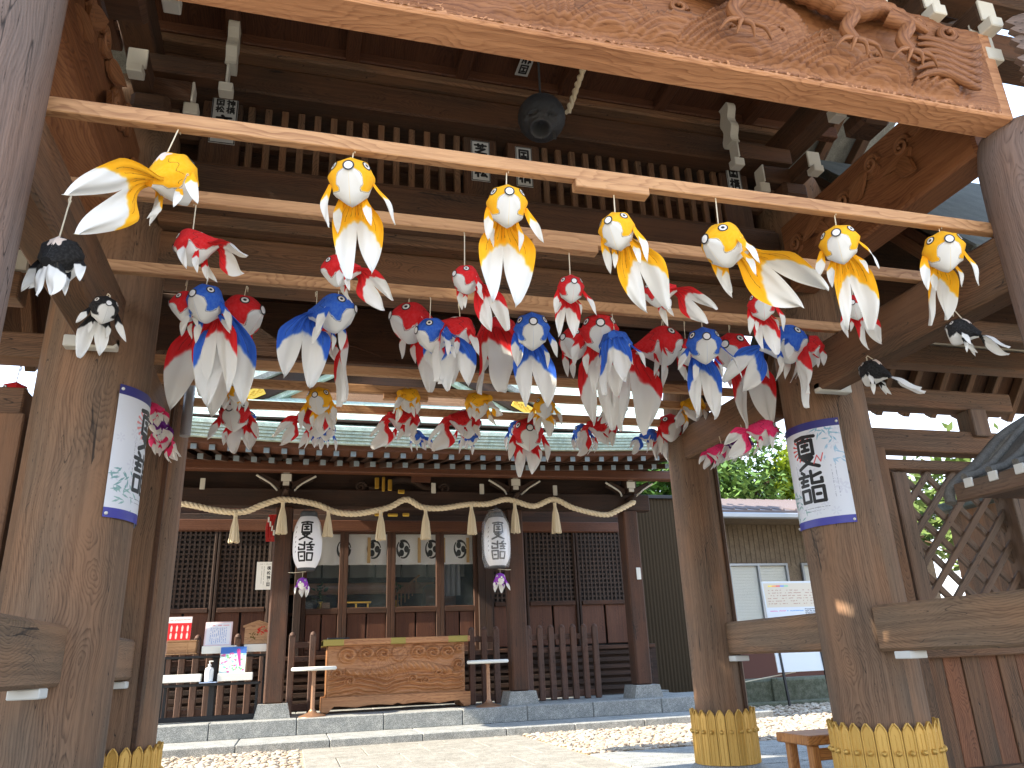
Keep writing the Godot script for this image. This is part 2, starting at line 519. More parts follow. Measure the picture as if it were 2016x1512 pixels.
# ------------------------------------------------------------------ ground
func ground() -> void:
	var g := setting("ground", "pale sandy ground around the shrine")
	var b := mb()
	b.quad(Vector3(-150, 0, 150), Vector3(150, 0, 150), Vector3(150, 0, -150), Vector3(-150, 0, -150), Vector3.UP)
	obj("ground_sheet", b, M.soil, g)
	# stone path from the gate to the hall steps, real slabs with open joints
	var p := setting("stone_path", "path of pale stone slabs leading to the hall steps")
	var xs := [0.16, 0.70, 1.24, 1.78, 2.32]
	var z := 1.2
	var row := 0
	while z > -8.36:
		var d := 0.72
		if z - d < -8.36:
			d = z + 8.37
		var sh := 0.0 if row % 2 == 0 else 0.27
		var cuts := [0.16]
		for k in 5:
			var cx: float = 0.16 + sh + 0.54 * k
			if cx > 0.3 and cx < 2.2:
				cuts.append(cx)
		cuts.append(2.32)
		for k in cuts.size() - 1:
			var a: float = cuts[k] + 0.004
			var e: float = cuts[k + 1] - 0.004
			timber("paver", Vector3((a + e) * 0.5, 0.0 + rng.randf_range(-0.002, 0.002), z - d * 0.5), Vector3(e - a, 0.03, d - 0.008), M.paving, p, 0, 0.004)
		z -= d
		row += 1
	# cross paving behind the gate (right) and under the gate
	var q := setting("gate_paving", "grey stone paving under and beside the gate")
	for r in [[-6.02, -6.42], [-5.6, -6.01], [-5.18, -5.59]]:
		var x := 2.36
		while x < 8.0:
			var w := rng.randf_range(0.8, 1.2)
			timber("paving_stone", Vector3(x + w * 0.5, -0.002, (r[0] + r[1]) * 0.5), Vector3(w - 0.012, 0.03, absf(r[0] - r[1]) - 0.012), M.granite, q, 0, 0.004)
			x += w
	for k in 9:
		for s in [-1, 1]:
			var zz := 0.6 - 0.64 * k
			var x0 := -1.6 if s < 0 else 2.36
			var x1 := 0.12 if s < 0 else 4.0
			timber("paving_stone", Vector3((x0 + x1) * 0.5, -0.002, zz - 0.32), Vector3(x1 - x0, 0.03, 0.628), M.granite, q, 0, 0.004)
	# pebbles on both sides of the path
	var peb := MB.new()
	peb.lathe(Vector3.ZERO, [[0.0, -0.5], [0.7, -0.35], [1.0, 0.0], [0.75, 0.35], [0.0, 0.5]], 7)
	var zones := [[-1.6, 0.12, -8.36, -5.2, 3200], [2.36, 8.6, -8.36, -6.45, 8500], [5.6, 10.5, -10.5, -8.36, 3200]]
	for zn in zones:
		var mm := MultiMesh.new()
		mm.transform_format = MultiMesh.TRANSFORM_3D
		mm.use_colors = true
		mm.mesh = peb.mesh()
		mm.instance_count = zn[4]
		for k in int(zn[4]):
			var s := rng.randf_range(0.012, 0.030)
			var bs := Basis.from_euler(Vector3(rng.randf_range(-0.5, 0.5), rng.randf() * TAU, rng.randf_range(-0.5, 0.5))).scaled(Vector3(s * rng.randf_range(0.9, 1.5), s * 0.9, s))
			mm.set_instance_transform(k, Transform3D(bs, Vector3(rng.randf_range(zn[0], zn[1]), rng.randf_range(0.0, 0.018), rng.randf_range(zn[2], zn[3]))))
			var t := rng.randf()
			var cl := Color(0.33, 0.27, 0.20).lerp(Color(0.52, 0.46, 0.37), t)
			if rng.randf() < 0.2:
				cl = Color(0.34, 0.27, 0.21)
			mm.set_instance_color(k, cl)
		var gm := flatm(Color(1, 1, 1), 0.85)
		gm.vertex_color_use_as_albedo = true
		var mi := MultiMeshInstance3D.new()
		mi.multimesh = mm
		mi.material_override = gm
		mi.name = numbered("gravel")
		add_child(mi)
		mi.set_meta("kind", "stuff")
		tag(mi, ["gravel strip left of the path", "gravel strip right of the path before the hall steps", "gravel beside the hall's right corner"][zones.find(zn)], "gravel")

# ------------------------------------------------------------------ the gate
var gate_root: Node3D

func round_post(called: String, x: float, z: float, r: float, top: float, mat: Material, cap_r := 0.0, cap_h := 0.0) -> Node3D:
	var b := mb()
	b.tube([Vector3(x, 0.0, z), Vector3(x, 0.3, z), Vector3(x, top - 0.32, z), Vector3(x, top - 0.12, z), Vector3(x, top - 0.03, z), Vector3(x, top, z)], [r * 1.01, r, r * 0.985, r * 0.95, r * 0.86, r * 0.8], 40)
	var o := obj(called, b, mat, gate_root)
	var sb := mb()
	sb.lathe(Vector3(x, 0, z), [[r * 1.55, -0.01], [r * 1.5, 0.03], [r * 1.25, 0.075], [r * 1.0, 0.08]], 32)
	obj("base_stone", sb, M.granite, o)
	if cap_r > 0.0:
		# gilt footing of pointed, ribbed slats with a knob on each
		var n := int(round(TAU * cap_r / 0.060))
		var w := TAU * cap_r / n
		var pb := mb()
		var hw := w * 0.5 - 0.002
		pb.plate(PackedVector2Array([Vector2(-hw, 0.08), Vector2(hw, 0.08), Vector2(hw, cap_h - 0.040), Vector2(hw * 0.8, cap_h - 0.024), Vector2(hw * 0.3, cap_h - 0.012), Vector2(0, cap_h), Vector2(-hw * 0.3, cap_h - 0.012), Vector2(-hw * 0.8, cap_h - 0.024), Vector2(-hw, cap_h - 0.040)]), 0.008, Vector3(0, 0, cap_r - 0.008))
		for s in [-1.0, 1.0]:
			pb.tube([Vector3(s * hw * 0.86, 0.08, cap_r), Vector3(s * hw * 0.86, cap_h - 0.04, cap_r), Vector3(s * hw * 0.55, cap_h - 0.02, cap_r + 0.003), Vector3(s * hw * 0.05, cap_h - 0.002, cap_r + 0.004)], [0.0055, 0.0055, 0.005, 0.005], 6)
		pb.cyl(Vector3(0, 0.08, cap_r), Vector3(0, cap_h - 0.05, cap_r), 0.004, 0.003, 6)
		pb.tube([Vector3(0, cap_h - 0.13, cap_r), Vector3(0, cap_h - 0.13, cap_r + 0.012), Vector3(0, cap_h - 0.13, cap_r + 0.02)], [0.013, 0.013, 0.004], 10)
		var pm := pb.mesh()
		for k in n:
			var sl := obj("gilt_slat", pm, M.gold, o)
			sl.position = Vector3(x, 0, z)
			sl.rotation.y = TAU * k / n
	return o

# white-painted bracket block on a dark arm, arm along dir
func bracket(at: Vector3, dir: Vector3, l: float, w: float, h: float, drop := 0.0) -> void:
	var b := mb()
	var e := at + dir * l
	b.bar(at, e, w, h, 0.006)
	var o := obj("bracket_arm", b, M.dark, gate_root)
	var wb := mb()
	wb.bar(e + dir * 0.001, e + dir * 0.012, w * 1.01, h * 1.01, 0.003)
	if drop > 0.0:
		wb.box(e + dir * 0.004 - Vector3(0, h * 0.5 + drop * 0.5, 0), Vector3(w * 0.8, drop, w * 0.8), 0.004)
	obj("white_end", wb, M.offwhite, o)

func leaf_poly(l: float, w: float) -> PackedVector2Array:
	var p := PackedVector2Array()
	for k in 9:
		var t := k / 8.0
		p.append(Vector2(l * t, w * sin(PI * pow(t, 0.7))))
	for k in range(7, 0, -1):
		var t := k / 8.0
		p.append(Vector2(l * t, -w * sin(PI * pow(t, 0.7))))
	return p

func spiral_pts(ce: Vector3, ux: Vector3, uy: Vector3, r: float, turns: float, lift: Vector3) -> Array:
	var pts := []
	for k in 26:
		var t := k / 25.0
		var a := turns * TAU * t
		pts.append(ce + ux * (cos(a) * r * (1.0 - 0.85 * t)) + uy * (sin(a) * r * (1.0 - 0.85 * t)) + lift * t)
	return pts

func taper(n: int, r0: float, r1: float) -> Array:
	var a := []
	for k in n:
		a.append(lerpf(r0, r1, float(k) / (n - 1)))
	return a

func smooth_path(pts: Array, per := 6) -> Array:
	var out := []
	for i in pts.size() - 1:
		var p0: Vector3 = pts[maxi(i - 1, 0)]
		var p3: Vector3 = pts[mini(i + 2, pts.size() - 1)]
		for k in per:
			out.append((pts[i] as Vector3).cubic_interpolate(pts[i + 1], p0, p3, float(k) / per))
	out.append(pts[pts.size() - 1])
	return out

func gate() -> void:
	gate_root = thing("shrine_gate", "large weathered timber shrine gate with carved beams and gilt post footings", "gate")
	var G := gate_root
	# posts
	round_post("front_post", -0.90, -1.96, 0.180, 3.25, M.grey, 0.20, 0.40)
	round_post("front_post", 2.75, -1.96, 0.180, 2.68, M.grey, 0.20, 0.40)
	round_post("main_post", -0.89, -3.55, 0.225, 3.5, M.post, 0.25, 0.40)
	round_post("main_post", 2.86, -3.55, 0.225, 3.5, M.post, 0.25, 0.40)
	for x in [-0.84, 2.74]:
		var rp := round_post("rear_post", x, -4.9, 0.17, 2.66, M.post, 0.20, 0.40)
		var k := mb()   # the spline let into the post's kerf
		k.box(Vector3(x + 0.085, 1.36, -4.9 + 0.152), Vector3(0.022, 2.5, 0.02), 0.002, 1)
		obj("kerf_spline", k, M.dark, rp)
	# front rainbow beam, carved on its face
	var fb := timber("carved_front_beam", Vector3(0.925, 2.87, -1.925), Vector3(3.39, 0.42, 0.13), M.orange, G, 0, 0.008)
	front_carving(fb)
	# rear rainbow beam
	var rb := timber("rear_beam", Vector3(0.95, 2.80, -4.83), Vector3(3.90, 0.40, 0.16), M.dark, G, 0, 0.012)
	var sw := mb()
	for cx in [0.05, 1.85]:
		var s: float = 1.0 if cx < 1.0 else -1.0
		sw.tube(spiral_pts(Vector3(cx, 2.83, -4.745), Vector3(s, 0, 0), Vector3.UP, 0.085, 2.2, Vector3.ZERO), taper(26, 0.011, 0.005), 6)
		sw.tube(smooth_path([Vector3(cx + s * 0.085, 2.83, -4.745), Vector3(cx + s * 0.14, 2.75, -4.745), Vector3(cx + s * 0.3, 2.70, -4.745), Vector3(cx + s * 0.42, 2.66, -4.745)]), taper(19, 0.011, 0.004), 6)
	obj("swirl_relief", sw, M.dark, rb)
	# side rainbow beams with leaf carving
	for s in [[2.70, -1.0], [-0.88, 1.0]]:
		var x: float = s[0]
		var inn: float = s[1]
		var sbm := timber("carved_side_beam", Vector3(x, 2.85, -2.70), Vector3(0.16, 0.42, 1.30), M.sidebeam, G, 2, 0.012)
		var lb := mb()
		var fx := x + inn * 0.082
		for k in 11:
			var zz := -2.12 - 0.105 * k + rng.randf_range(-0.02, 0.02)
			var yy := 2.90 + 0.07 * sin(k * 1.7) + rng.randf_range(-0.02, 0.02)
			var an := rng.randf_range(-0.7, 0.9) + (PI if k % 3 == 0 else 0.0)
			var bs := Basis(Vector3(0, sin(an), -cos(an)), Vector3(0, cos(an), sin(an)), Vector3(inn, 0, 0)) * Basis(Vector3.UP, rng.randf_range(-0.25, 0.25))
			lb.plate(leaf_poly(rng.randf_range(0.16, 0.22), rng.randf_range(0.035, 0.05)), 0.018, Vector3(fx, yy, zz), bs)
			if k % 2 == 0:
				lb.tube(spiral_pts(Vector3(fx + inn * 0.008, yy + 0.04, zz - 0.05), Vector3(0, 0, 1), Vector3.UP, 0.048, 1.8, Vector3(inn * 0.012, 0, 0)), taper(26, 0.014, 0.006), 6)
		obj("leaf_relief", lb, M.carve, sbm)
	# side beams that carry the rails, with white tie ends
	for s in [[2.69, 1.0], [-0.83, -1.0]]:
		var x: float = s[0]
		timber("side_beam", Vector3(x, 2.15, -2.62), Vector3(0.14, 0.24, 1.40), M.beam, G, 2, 0.012)
		timber("side_beam", Vector3(x, 2.145, -4.28), Vector3(0.14, 0.23, 1.06), M.beam, G, 2, 0.012)
		timber("tie_beam", Vector3(x + (0.12 if s[1] > 0 else -0.035), 0.825, -2.66), Vector3(0.13, 0.215, 1.36), M.tie, G, 2, 0.014)
		timber("tie_beam", Vector3(x + (0.12 if s[1] > 0 else -0.035), 0.825, -4.28), Vector3(0.13, 0.20, 1.10), M.tie, G, 2, 0.014)
		for zz in [-3.18, -4.70]:
			timber("white_wedge", Vector3(x + (0.10 if s[1] > 0 else -0.03), 0.700, zz), Vector3(0.10, 0.034, 0.10), M.white, G, 0, 0.004)
		timber("white_tie_end", Vector3(x + s[1] * 0.03, 2.045, -3.28), Vector3(0.20, 0.05, 0.05), M.offwhite, G, 0, 0.004)
		timber("white_tie_end", Vector3(x + s[1] * 0.03, 2.13, -1.86), Vector3(0.10, 0.07, 0.12), M.offwhite, G, 0, 0.004)
	# main lintel and transom above it
	timber("main_lintel", Vector3(0.98, 2.925, -3.56), Vector3(3.36, 0.29, 0.30), M.dark, G, 0, 0.01)
	timber("lintel_ledge", Vector3(0.98, 2.745, -3.56), Vector3(3.36, 0.06, 0.36), M.beam, G, 0, 0.008)
	timber("lower_lintel", Vector3(0.98, 2.61, -3.58), Vector3(3.36, 0.20, 0.24), M.beam, G, 0, 0.008)
	timber("transom_sill", Vector3(0.98, 3.085, -3.54), Vector3(3.36, 0.03, 0.20), M.dark, G, 0, 0.004)
	timber("transom_rail", Vector3(0.98, 3.285, -3.535), Vector3(3.36, 0.035, 0.05), M.dark, G, 0, 0.004)
	timber("transom_head", Vector3(0.98, 3.60, -3.52), Vector3(3.60, 0.17, 0.26), M.dark, G, 0, 0.01)
	timber("head_moulding", Vector3(0.98, 3.715, -3.46), Vector3(3.60, 0.05, 0.30), M.beam, G, 0, 0.012)
	for x in [-0.48, 0.87, 1.12, 2.46]:
		timber("transom_post", Vector3(x, 3.30, -3.53), Vector3(0.19, 0.40, 0.09), M.dark, G, 1, 0.006)
	for r in [[-0.34, 0.74], [1.25, 2.33]]:
		var n := 14
		for k in n:
			var x: float = lerpf(r[0], r[1], k / (n - 1.0))
			timber("transom_slat", Vector3(x, 3.30, -3.505), Vector3(0.034, 0.40, 0.03), M.beam, G, 1, 0.003)
	var bk := timber("transom_backing", Vector3(0.98, 3.30, -3.66), Vector3(3.5, 0.42, 0.02), M.dark, G, 0, 0.0)
	# board ceiling with battens over the front bay
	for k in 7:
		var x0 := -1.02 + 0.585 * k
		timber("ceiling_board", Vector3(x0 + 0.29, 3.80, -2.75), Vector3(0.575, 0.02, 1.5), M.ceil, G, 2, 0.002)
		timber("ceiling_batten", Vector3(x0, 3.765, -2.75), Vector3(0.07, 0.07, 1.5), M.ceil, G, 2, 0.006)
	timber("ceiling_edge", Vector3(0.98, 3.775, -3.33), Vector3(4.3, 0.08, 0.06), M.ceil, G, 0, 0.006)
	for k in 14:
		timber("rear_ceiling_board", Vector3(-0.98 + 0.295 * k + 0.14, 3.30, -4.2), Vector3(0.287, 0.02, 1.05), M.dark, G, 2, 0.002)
	# brackets with white-painted ends at the post heads
	for s in [[-0.80, 1.0], [2.66, -1.0]]:
		var x: float = s[0]
		var d := Vector3(s[1], 0, 0)
		var ax: float = x + s[1] * 0.02
		for zz in [-3.20, -2.55]:
			timber("bearing_block", Vector3(ax + s[1] * 0.04, 3.17, zz), Vector3(0.16, 0.10, 0.16), M.dark, G, 0, 0.02)
			bracket(Vector3(ax, 3.28, zz), d, 0.20, 0.08, 0.11, 0.06)
			bracket(Vector3(ax, 3.42, zz), d, 0.34, 0.08, 0.10, 0.05)
			bracket(Vector3(ax, 3.28, zz), Vector3(0, 0, 1), 0.20, 0.08, 0.10, 0.04)
			# curled nose, painted white on its face
			var nb := mb()
			var np := PackedVector2Array()
			for q in 12:
				np.append(Vector2(-0.042 + 0.012 * sin(q * 1.15), 0.024 * q))
			for q in range(11, -1, -1):
				np.append(Vector2(0.042 + 0.012 * sin(q * 1.15), 0.024 * q))
			nb.plate(np, 0.05, Vector3(ax + s[1] * (0.33 if s[1] > 0 else 0.38), 3.47, zz), Basis(Vector3(0, 0, -1), Vector3.UP, Vector3(1, 0, 0)))
			obj("white_nose", nb, M.offwhite, G)
		timber("wall_plate", Vector3(x - s[1] * 0.02, 3.55, -2.75), Vector3(0.14, 0.16, 1.5), M.dark, G, 2, 0.008)
	# bracket work on the front beam's right end
	for k in 3:
		bracket(Vector3(2.05 + 0.28 * k, 3.17, -2.0), Vector3(0, 0, 1), 0.16, 0.08, 0.10, 0.05)
	bracket(Vector3(2.62, 3.08, -2.0), Vector3(0, 0, 1), 0.10, 0.10, 0.14, 0.06)
	timber("eave_plate", Vector3(0.95, 3.22, -2.08), Vector3(4.6, 0.14, 0.14), M.dark, G, 0, 0.008)
	timber("eave_plate", Vector3(0.95, 3.36, -1.95), Vector3(5.2, 0.10, 0.12), M.dark, G, 0, 0.008)
	timber("eave_plate", Vector3(0.95, 3.10, -4.86), Vector3(4.6, 0.18, 0.16), M.dark, G, 0, 0.008)
	# carved nose on the right front post: overlapping scaly tufts
	var nose := mb()
	for k in 9:
		var bs := Basis(Vector3.UP, -0.5) * Basis(Vector3.FORWARD, 0.15 + rng.randf_range(-0.1, 0.1))
		nose.plate(leaf_poly(0.24, 0.032), 0.03, Vector3(2.62, 2.70 + 0.045 * k, -1.80 + 0.01 * (k % 2)), bs)
	obj("carved_nose", nose, M.grey, G)
	# roof: two slopes of thatch-thick shingle with rafters under the eaves
	for s in [[1.0, -0.95], [-1.0, -6.05]]:
		var rfb := mb()
		rfb.bar(Vector3(0.95, 5.25, -3.5), Vector3(0.95, 3.72, s[1]), 7.2, 0.20, 0.02)
		obj("roof_slope", rfb, M.tile, G)
		for k in 22:
			var x := -2.35 + 0.315 * k
			var rf := mb()
			rf.bar(Vector3(x, 5.05, -3.5), Vector3(x, 3.58, s[1] + s[0] * -0.06), 0.07, 0.09, 0.004)
			var ro := obj("rafter", rf, M.dark, G)
			var we := mb()
			we.box(Vector3(x, 3.575, s[1] + s[0] * -0.05), Vector3(0.072, 0.092, 0.012), 0.002)
			obj("white_end", we, M.offwhite, ro)
	timber("ridge", Vector3(0.95, 5.42, -3.5), Vector3(7.3, 0.42, 0.34), M.tile, G, 0, 0.05)
	wing_walls()

func front_carving(parent: Node) -> void:
	# waves, drawn up in relief from the beam's face
	var nn := noise(71, 1.0, 3)
	var b := mb()
	var x0 := -0.70
	var x1 := 2.56
	var y0 := 2.675
	var hgt := 0.40
	var f := func(i: float, j: float) -> Vector3:
		var x := lerpf(x0, x1, i)
		var y := lerpf(y0, y0 + hgt, j)
		# overlapping wave humps, each with concentric ridges
		var r := 0.0
		var hump := 0.0
		var wx := x - 0.45 * (y - y0) + 0.04 * nn.get_noise_2d(x * 2.0, y * 3.0)
		for k in 13:
			var hx := -0.9 + 0.29 * k + 0.05 * sin(k * 2.3)
			var hr := 0.25 + 0.07 * sin(k * 1.7)
			var q := Vector2((wx - hx) * 1.15, (y - y0 + 0.05) * (0.95 + 0.2 * sin(k * 3.1))).length()
			if q < hr:
				r = 0.5 + 0.5 * cos(TAU * (hr - q) / 0.036)
				hump = 0.55 + 0.45 * smoothstep(0.0, 0.10, hr - q) * (1.0 - q / hr)
		r *= signf(hump)
		var env := ramp(j, 0.03, 0.16) * ramp(x, 0.35, 0.75) * (1.0 - ramp(x, 2.28, 2.42))
		var bulge := 0.5 + 0.5 * sin(x * 5.2 + 1.3 + 3.0 * nn.get_noise_2d(x, y * 2.0))
		var d := env * (0.012 + 0.017 * pow(r, 0.7) + 0.024 * hump + 0.010 * bulge * ramp(j, 0.1, 0.5))
		d += 0.003 * nn.get_noise_2d(x * 40.0, y * 60.0) * (1.0 + 2.0 * (1.0 - ramp(j, 0.0, 0.12)))
		return Vector3(x, y, -1.858 + d)
	b.grid(420, 56, f, false, func(i: float, j: float) -> Vector2: return Vector2(i * 0.82, j * 0.66))
	obj("wave_relief", b, M.carve, parent)
	# swept fins at the right end
	var fin := mb()
	for k in 6:
		var yb := 2.735 + 0.036 * k
		var pts := []
		for q in 12:
			var t := q / 11.0
			pts.append(Vector3(2.14 + 0.30 * t + 0.012 * k, yb + 0.025 * sin(t * 5.0 + k * 0.35) + 0.035 * t, -1.825 + 0.016 * sin(t * PI)))
		fin.tube(pts, [0.006, 0.011, 0.014, 0.016, 0.017, 0.018, 0.018, 0.018, 0.017, 0.016, 0.014, 0.010], 8)
	obj("fin_relief", fin, M.carve, parent)
	# the dragon: a scaly body looping in and out of the waves, with legs and claws
	var dr := mb()
	var path := smooth_path([Vector3(0.95, 3.06, -1.83), Vector3(1.12, 2.98, -1.79), Vector3(1.28, 2.95, -1.77), Vector3(1.45, 3.02, -1.78), Vector3(1.58, 3.05, -1.79), Vector3(1.72, 2.99, -1.77), Vector3(1.86, 2.95, -1.775), Vector3(2.0, 3.0, -1.79), Vector3(2.14, 2.985, -1.80), Vector3(2.24, 2.97, -1.815)], 10)
	var rad := []
	for k in path.size():
		var t := float(k) / (path.size() - 1)
		rad.append((0.045 * sin(PI * pow(t, 0.8)) + 0.012) * (1.0 + 0.09 * sin(k * 1.9)))
	dr.tube(path, rad, 14)
	for lg in [[1.32, 2.93], [1.78, 2.95], [2.02, 2.95]]:
		var a := Vector3(lg[0], lg[1], -1.775)
		dr.tube(smooth_path([a, a + Vector3(0.06, -0.05, 0.02), a + Vector3(0.02, -0.12, 0.02), a + Vector3(0.05, -0.16, 0.015)], 5), taper(16, 0.034, 0.020), 9)
		for c in 4:
			var w := -0.06 + 0.045 * c
			dr.tube(smooth_path([a + Vector3(0.05, -0.155, 0.015), a + Vector3(0.05 + w, -0.18, 0.03), a + Vector3(0.05 + w * 1.5, -0.215, 0.012)], 4), taper(9, 0.014, 0.003), 6)
	obj("dragon_relief", dr, M.carve, parent)
	# curling clouds along the top edge
	var cl := mb()
	for k in 10:
		var cx := 1.02 + 0.148 * k
		var cy := 3.045 - 0.006 * (k % 3) - 0.08 * ramp(cx, 2.0, 2.5)
		cl.tube(spiral_pts(Vector3(cx, cy, -1.835), Vector3(0.9, 0.1, 0), Vector3(0, 0.75, 0), 0.052, 1.6, Vector3(0, 0, 0.03)), taper(26, 0.018, 0.008), 7)
	for k in 7:
		var cx := 0.98 + 0.2 * k
		cl.tube(spiral_pts(Vector3(cx, 2.83 + 0.03 * sin(k * 2.2), -1.835), Vector3(1, 0, 0), Vector3(0, 0.8, 0), 0.036, 1.5, Vector3(0, 0, 0.02)), taper(26, 0.012, 0.005), 6)
	obj("cloud_relief", cl, M.carve, parent)

func wing_walls() -> void:
	var G := gate_root
	for s in [1.0, -1.0]:
		var xa := 3.12 if s > 0 else -1.16     # at the main post
		var xb := 4.20 if s > 0 else -2.60
		var cx := (xa + xb) * 0.5
		var w := absf(xb - xa)
		var zz := -3.62
		var wr := Node3D.new()
		wr.name = "wing_wall"
		G.add_child(wr, true)
		timber("head_rail", Vector3(cx, 1.865, zz), Vector3(w, 0.135, 0.12), M.beam, wr, 0)
		timber("upper_rail", Vector3(cx, 2.13, zz), Vector3(w + 0.1, 0.12, 0.12), M.beam, wr, 0)
		timber("lattice_head", Vector3(cx, 1.72, zz), Vector3(w, 0.06, 0.10), M.beam, wr, 0)
		timber("sill_rail", Vector3(cx, 0.72, zz), Vector3(w, 0.10, 0.12), M.beam, wr, 0)
		timber("foot_rail", Vector3(cx, 0.07, zz), Vector3(w, 0.14, 0.14), M.beam, wr, 0)
		timber("jamb", Vector3(xa + s * 0.03, 0.98, zz + 0.02), Vector3(0.11, 1.66, 0.14), M.beam, wr, 1)
		timber("jamb", Vector3(xa + s * 0.17, 1.20, zz + 0.04), Vector3(0.10, 0.94, 0.06), M.lattice, wr, 1)
		timber("end_post", Vector3(xa + s * 0.98, 1.0, zz + 0.03), Vector3(0.16, 1.72, 0.13), M.lattice, wr, 1)
		timber("strut", Vector3(xa + s * 0.82, 1.985, zz + 0.03), Vector3(0.12, 0.17, 0.12), M.lattice, wr, 1)
		# small tiled roof over the wing: soffit boards, rafters, tiles
		for sl in [1.0, -1.0]:
			var wsb := mb()
			wsb.bar(Vector3(cx + s * 1.2, 3.68, zz), Vector3(cx + s * 1.2, 2.46, zz + sl * 1.0), w + 2.4, 0.05, 0.0)
			obj("wing_roof", wsb, M.dark, wr)
			var wtb := mb()
			wtb.bar(Vector3(cx + s * 1.2, 3.78, zz), Vector3(cx + s * 1.2, 2.52, zz + sl * 1.06), w + 2.5, 0.06, 0.01)
			obj("wing_tiles", wtb, M.darktile, wr)
			for k in 15:
				var rx := lerpf(xa + s * 0.05, xb + s * 2.4, k / 14.0)
				var rfb := mb()
				rfb.bar(Vector3(rx, 3.58, zz), Vector3(rx, 2.38, zz + sl * 0.97), 0.055, 0.07, 0.004)
				obj("wing_rafter", rfb, M.beam, wr)
		timber("wing_purlin", Vector3(cx + s * 1.2, 2.34, zz + 0.55), Vector3(w + 2.2, 0.11, 0.10), M.beam, wr, 0)
		timber("wing_purlin", Vector3(cx + s * 1.2, 2.42, zz), Vector3(w + 2.2, 0.13, 0.12), M.beam, wr, 0)
		timber("plaster_band", Vector3(cx + s * 1.2, 2.56, zz + 0.01), Vector3(w + 2.2, 0.10, 0.03), M.offwhite, wr, 0, 0.0)
		timber("gable_board", Vector3(cx + s * 1.2, 3.05, zz - 0.02), Vector3(w + 2.2, 0.88, 0.03), M.dark, wr, 0, 0.0)
		# lower planks
		var np := 9
		for k in np:
			var x := lerpf(xa, xb, (k + 0.5) / np)
			timber("plank", Vector3(x, 0.41, zz + rng.randf_range(-0.004, 0.004)), Vector3(w / np - 0.004, 0.56, 0.03), M.plank if k % 2 == 0 else M.beam, wr, 1, 0.003)
		# diagonal lattice: bars let into each other, both ways
		var lx0 := minf(xa + s * 0.22, xb)
		var lx1 := maxf(xa + s * 0.22, xb)
		var y0 := 0.77
		var y1 := 1.69
		for dgl in [1.0, -1.0]:
			var sp := 0.178
			var c0: float = lx0 - (y1 - y0) if dgl > 0 else lx0
			var c1: float = lx1 if dgl > 0 else lx1 + (y1 - y0)
			var c := c0 + 0.03
			while c < c1:
				# line x = c + dgl * (y - y0)
				var ya := y0
				var yb := y1
				if dgl > 0:
					ya = maxf(ya, y0 + lx0 - c); yb = minf(yb, y0 + lx1 - c)
				else:
					ya = maxf(ya, y0 + c - lx1); yb = minf(yb, y0 + c - lx0)
				if yb - ya > 0.05:
					var lb := mb()
					lb.bar(Vector3(c + dgl * (ya - y0), ya, zz + dgl * 0.0085), Vector3(c + dgl * (yb - y0), yb, zz + dgl * 0.0085), 0.038, 0.020, 0.003, Vector3(0, 0, 1))
					obj("lattice_bar", lb, M.lattice, wr)
				c += sp

func rails() -> void:
	var zs := [-2.09, -2.50, -3.07, -4.10, -4.40, -4.80]
	var names := ["nearest pine rail, carrying the yellow goldfish", "second pine rail, carrying the small red goldfish", "third pine rail, carrying the blue goldfish before the lintel", "fourth pine rail, just behind the main lintel", "fifth pine rail, carrying the small golden goldfish", "sixth pine rail, nearest the hall"]
	for k in 6:
		var z: float = zs[k]
		var t := thing("hanging_rail", names[k], "rail", Vector3(0.95, 2.27, z), "pine rails laid across the gate's side beams")
		var b := mb()
		var xa := -0.88 - 0.95
		var xb := 2.72 - 0.95
		b.bar(Vector3(xa, 0.03, 0), Vector3(xb, 0.03, 0), 0.035, 0.05, 0.003)
		obj("batten", b, M.pine, t)
		if k in [0, 1, 2, 4]:
			var sx: float = [0.03, 0.0, 0.02, 0, -0.36][k]
			timber("splice_block", Vector3(sx, -0.013, 0.004), Vector3(0.27, 0.034, 0.045), M.pine, t, 0, 0.003)

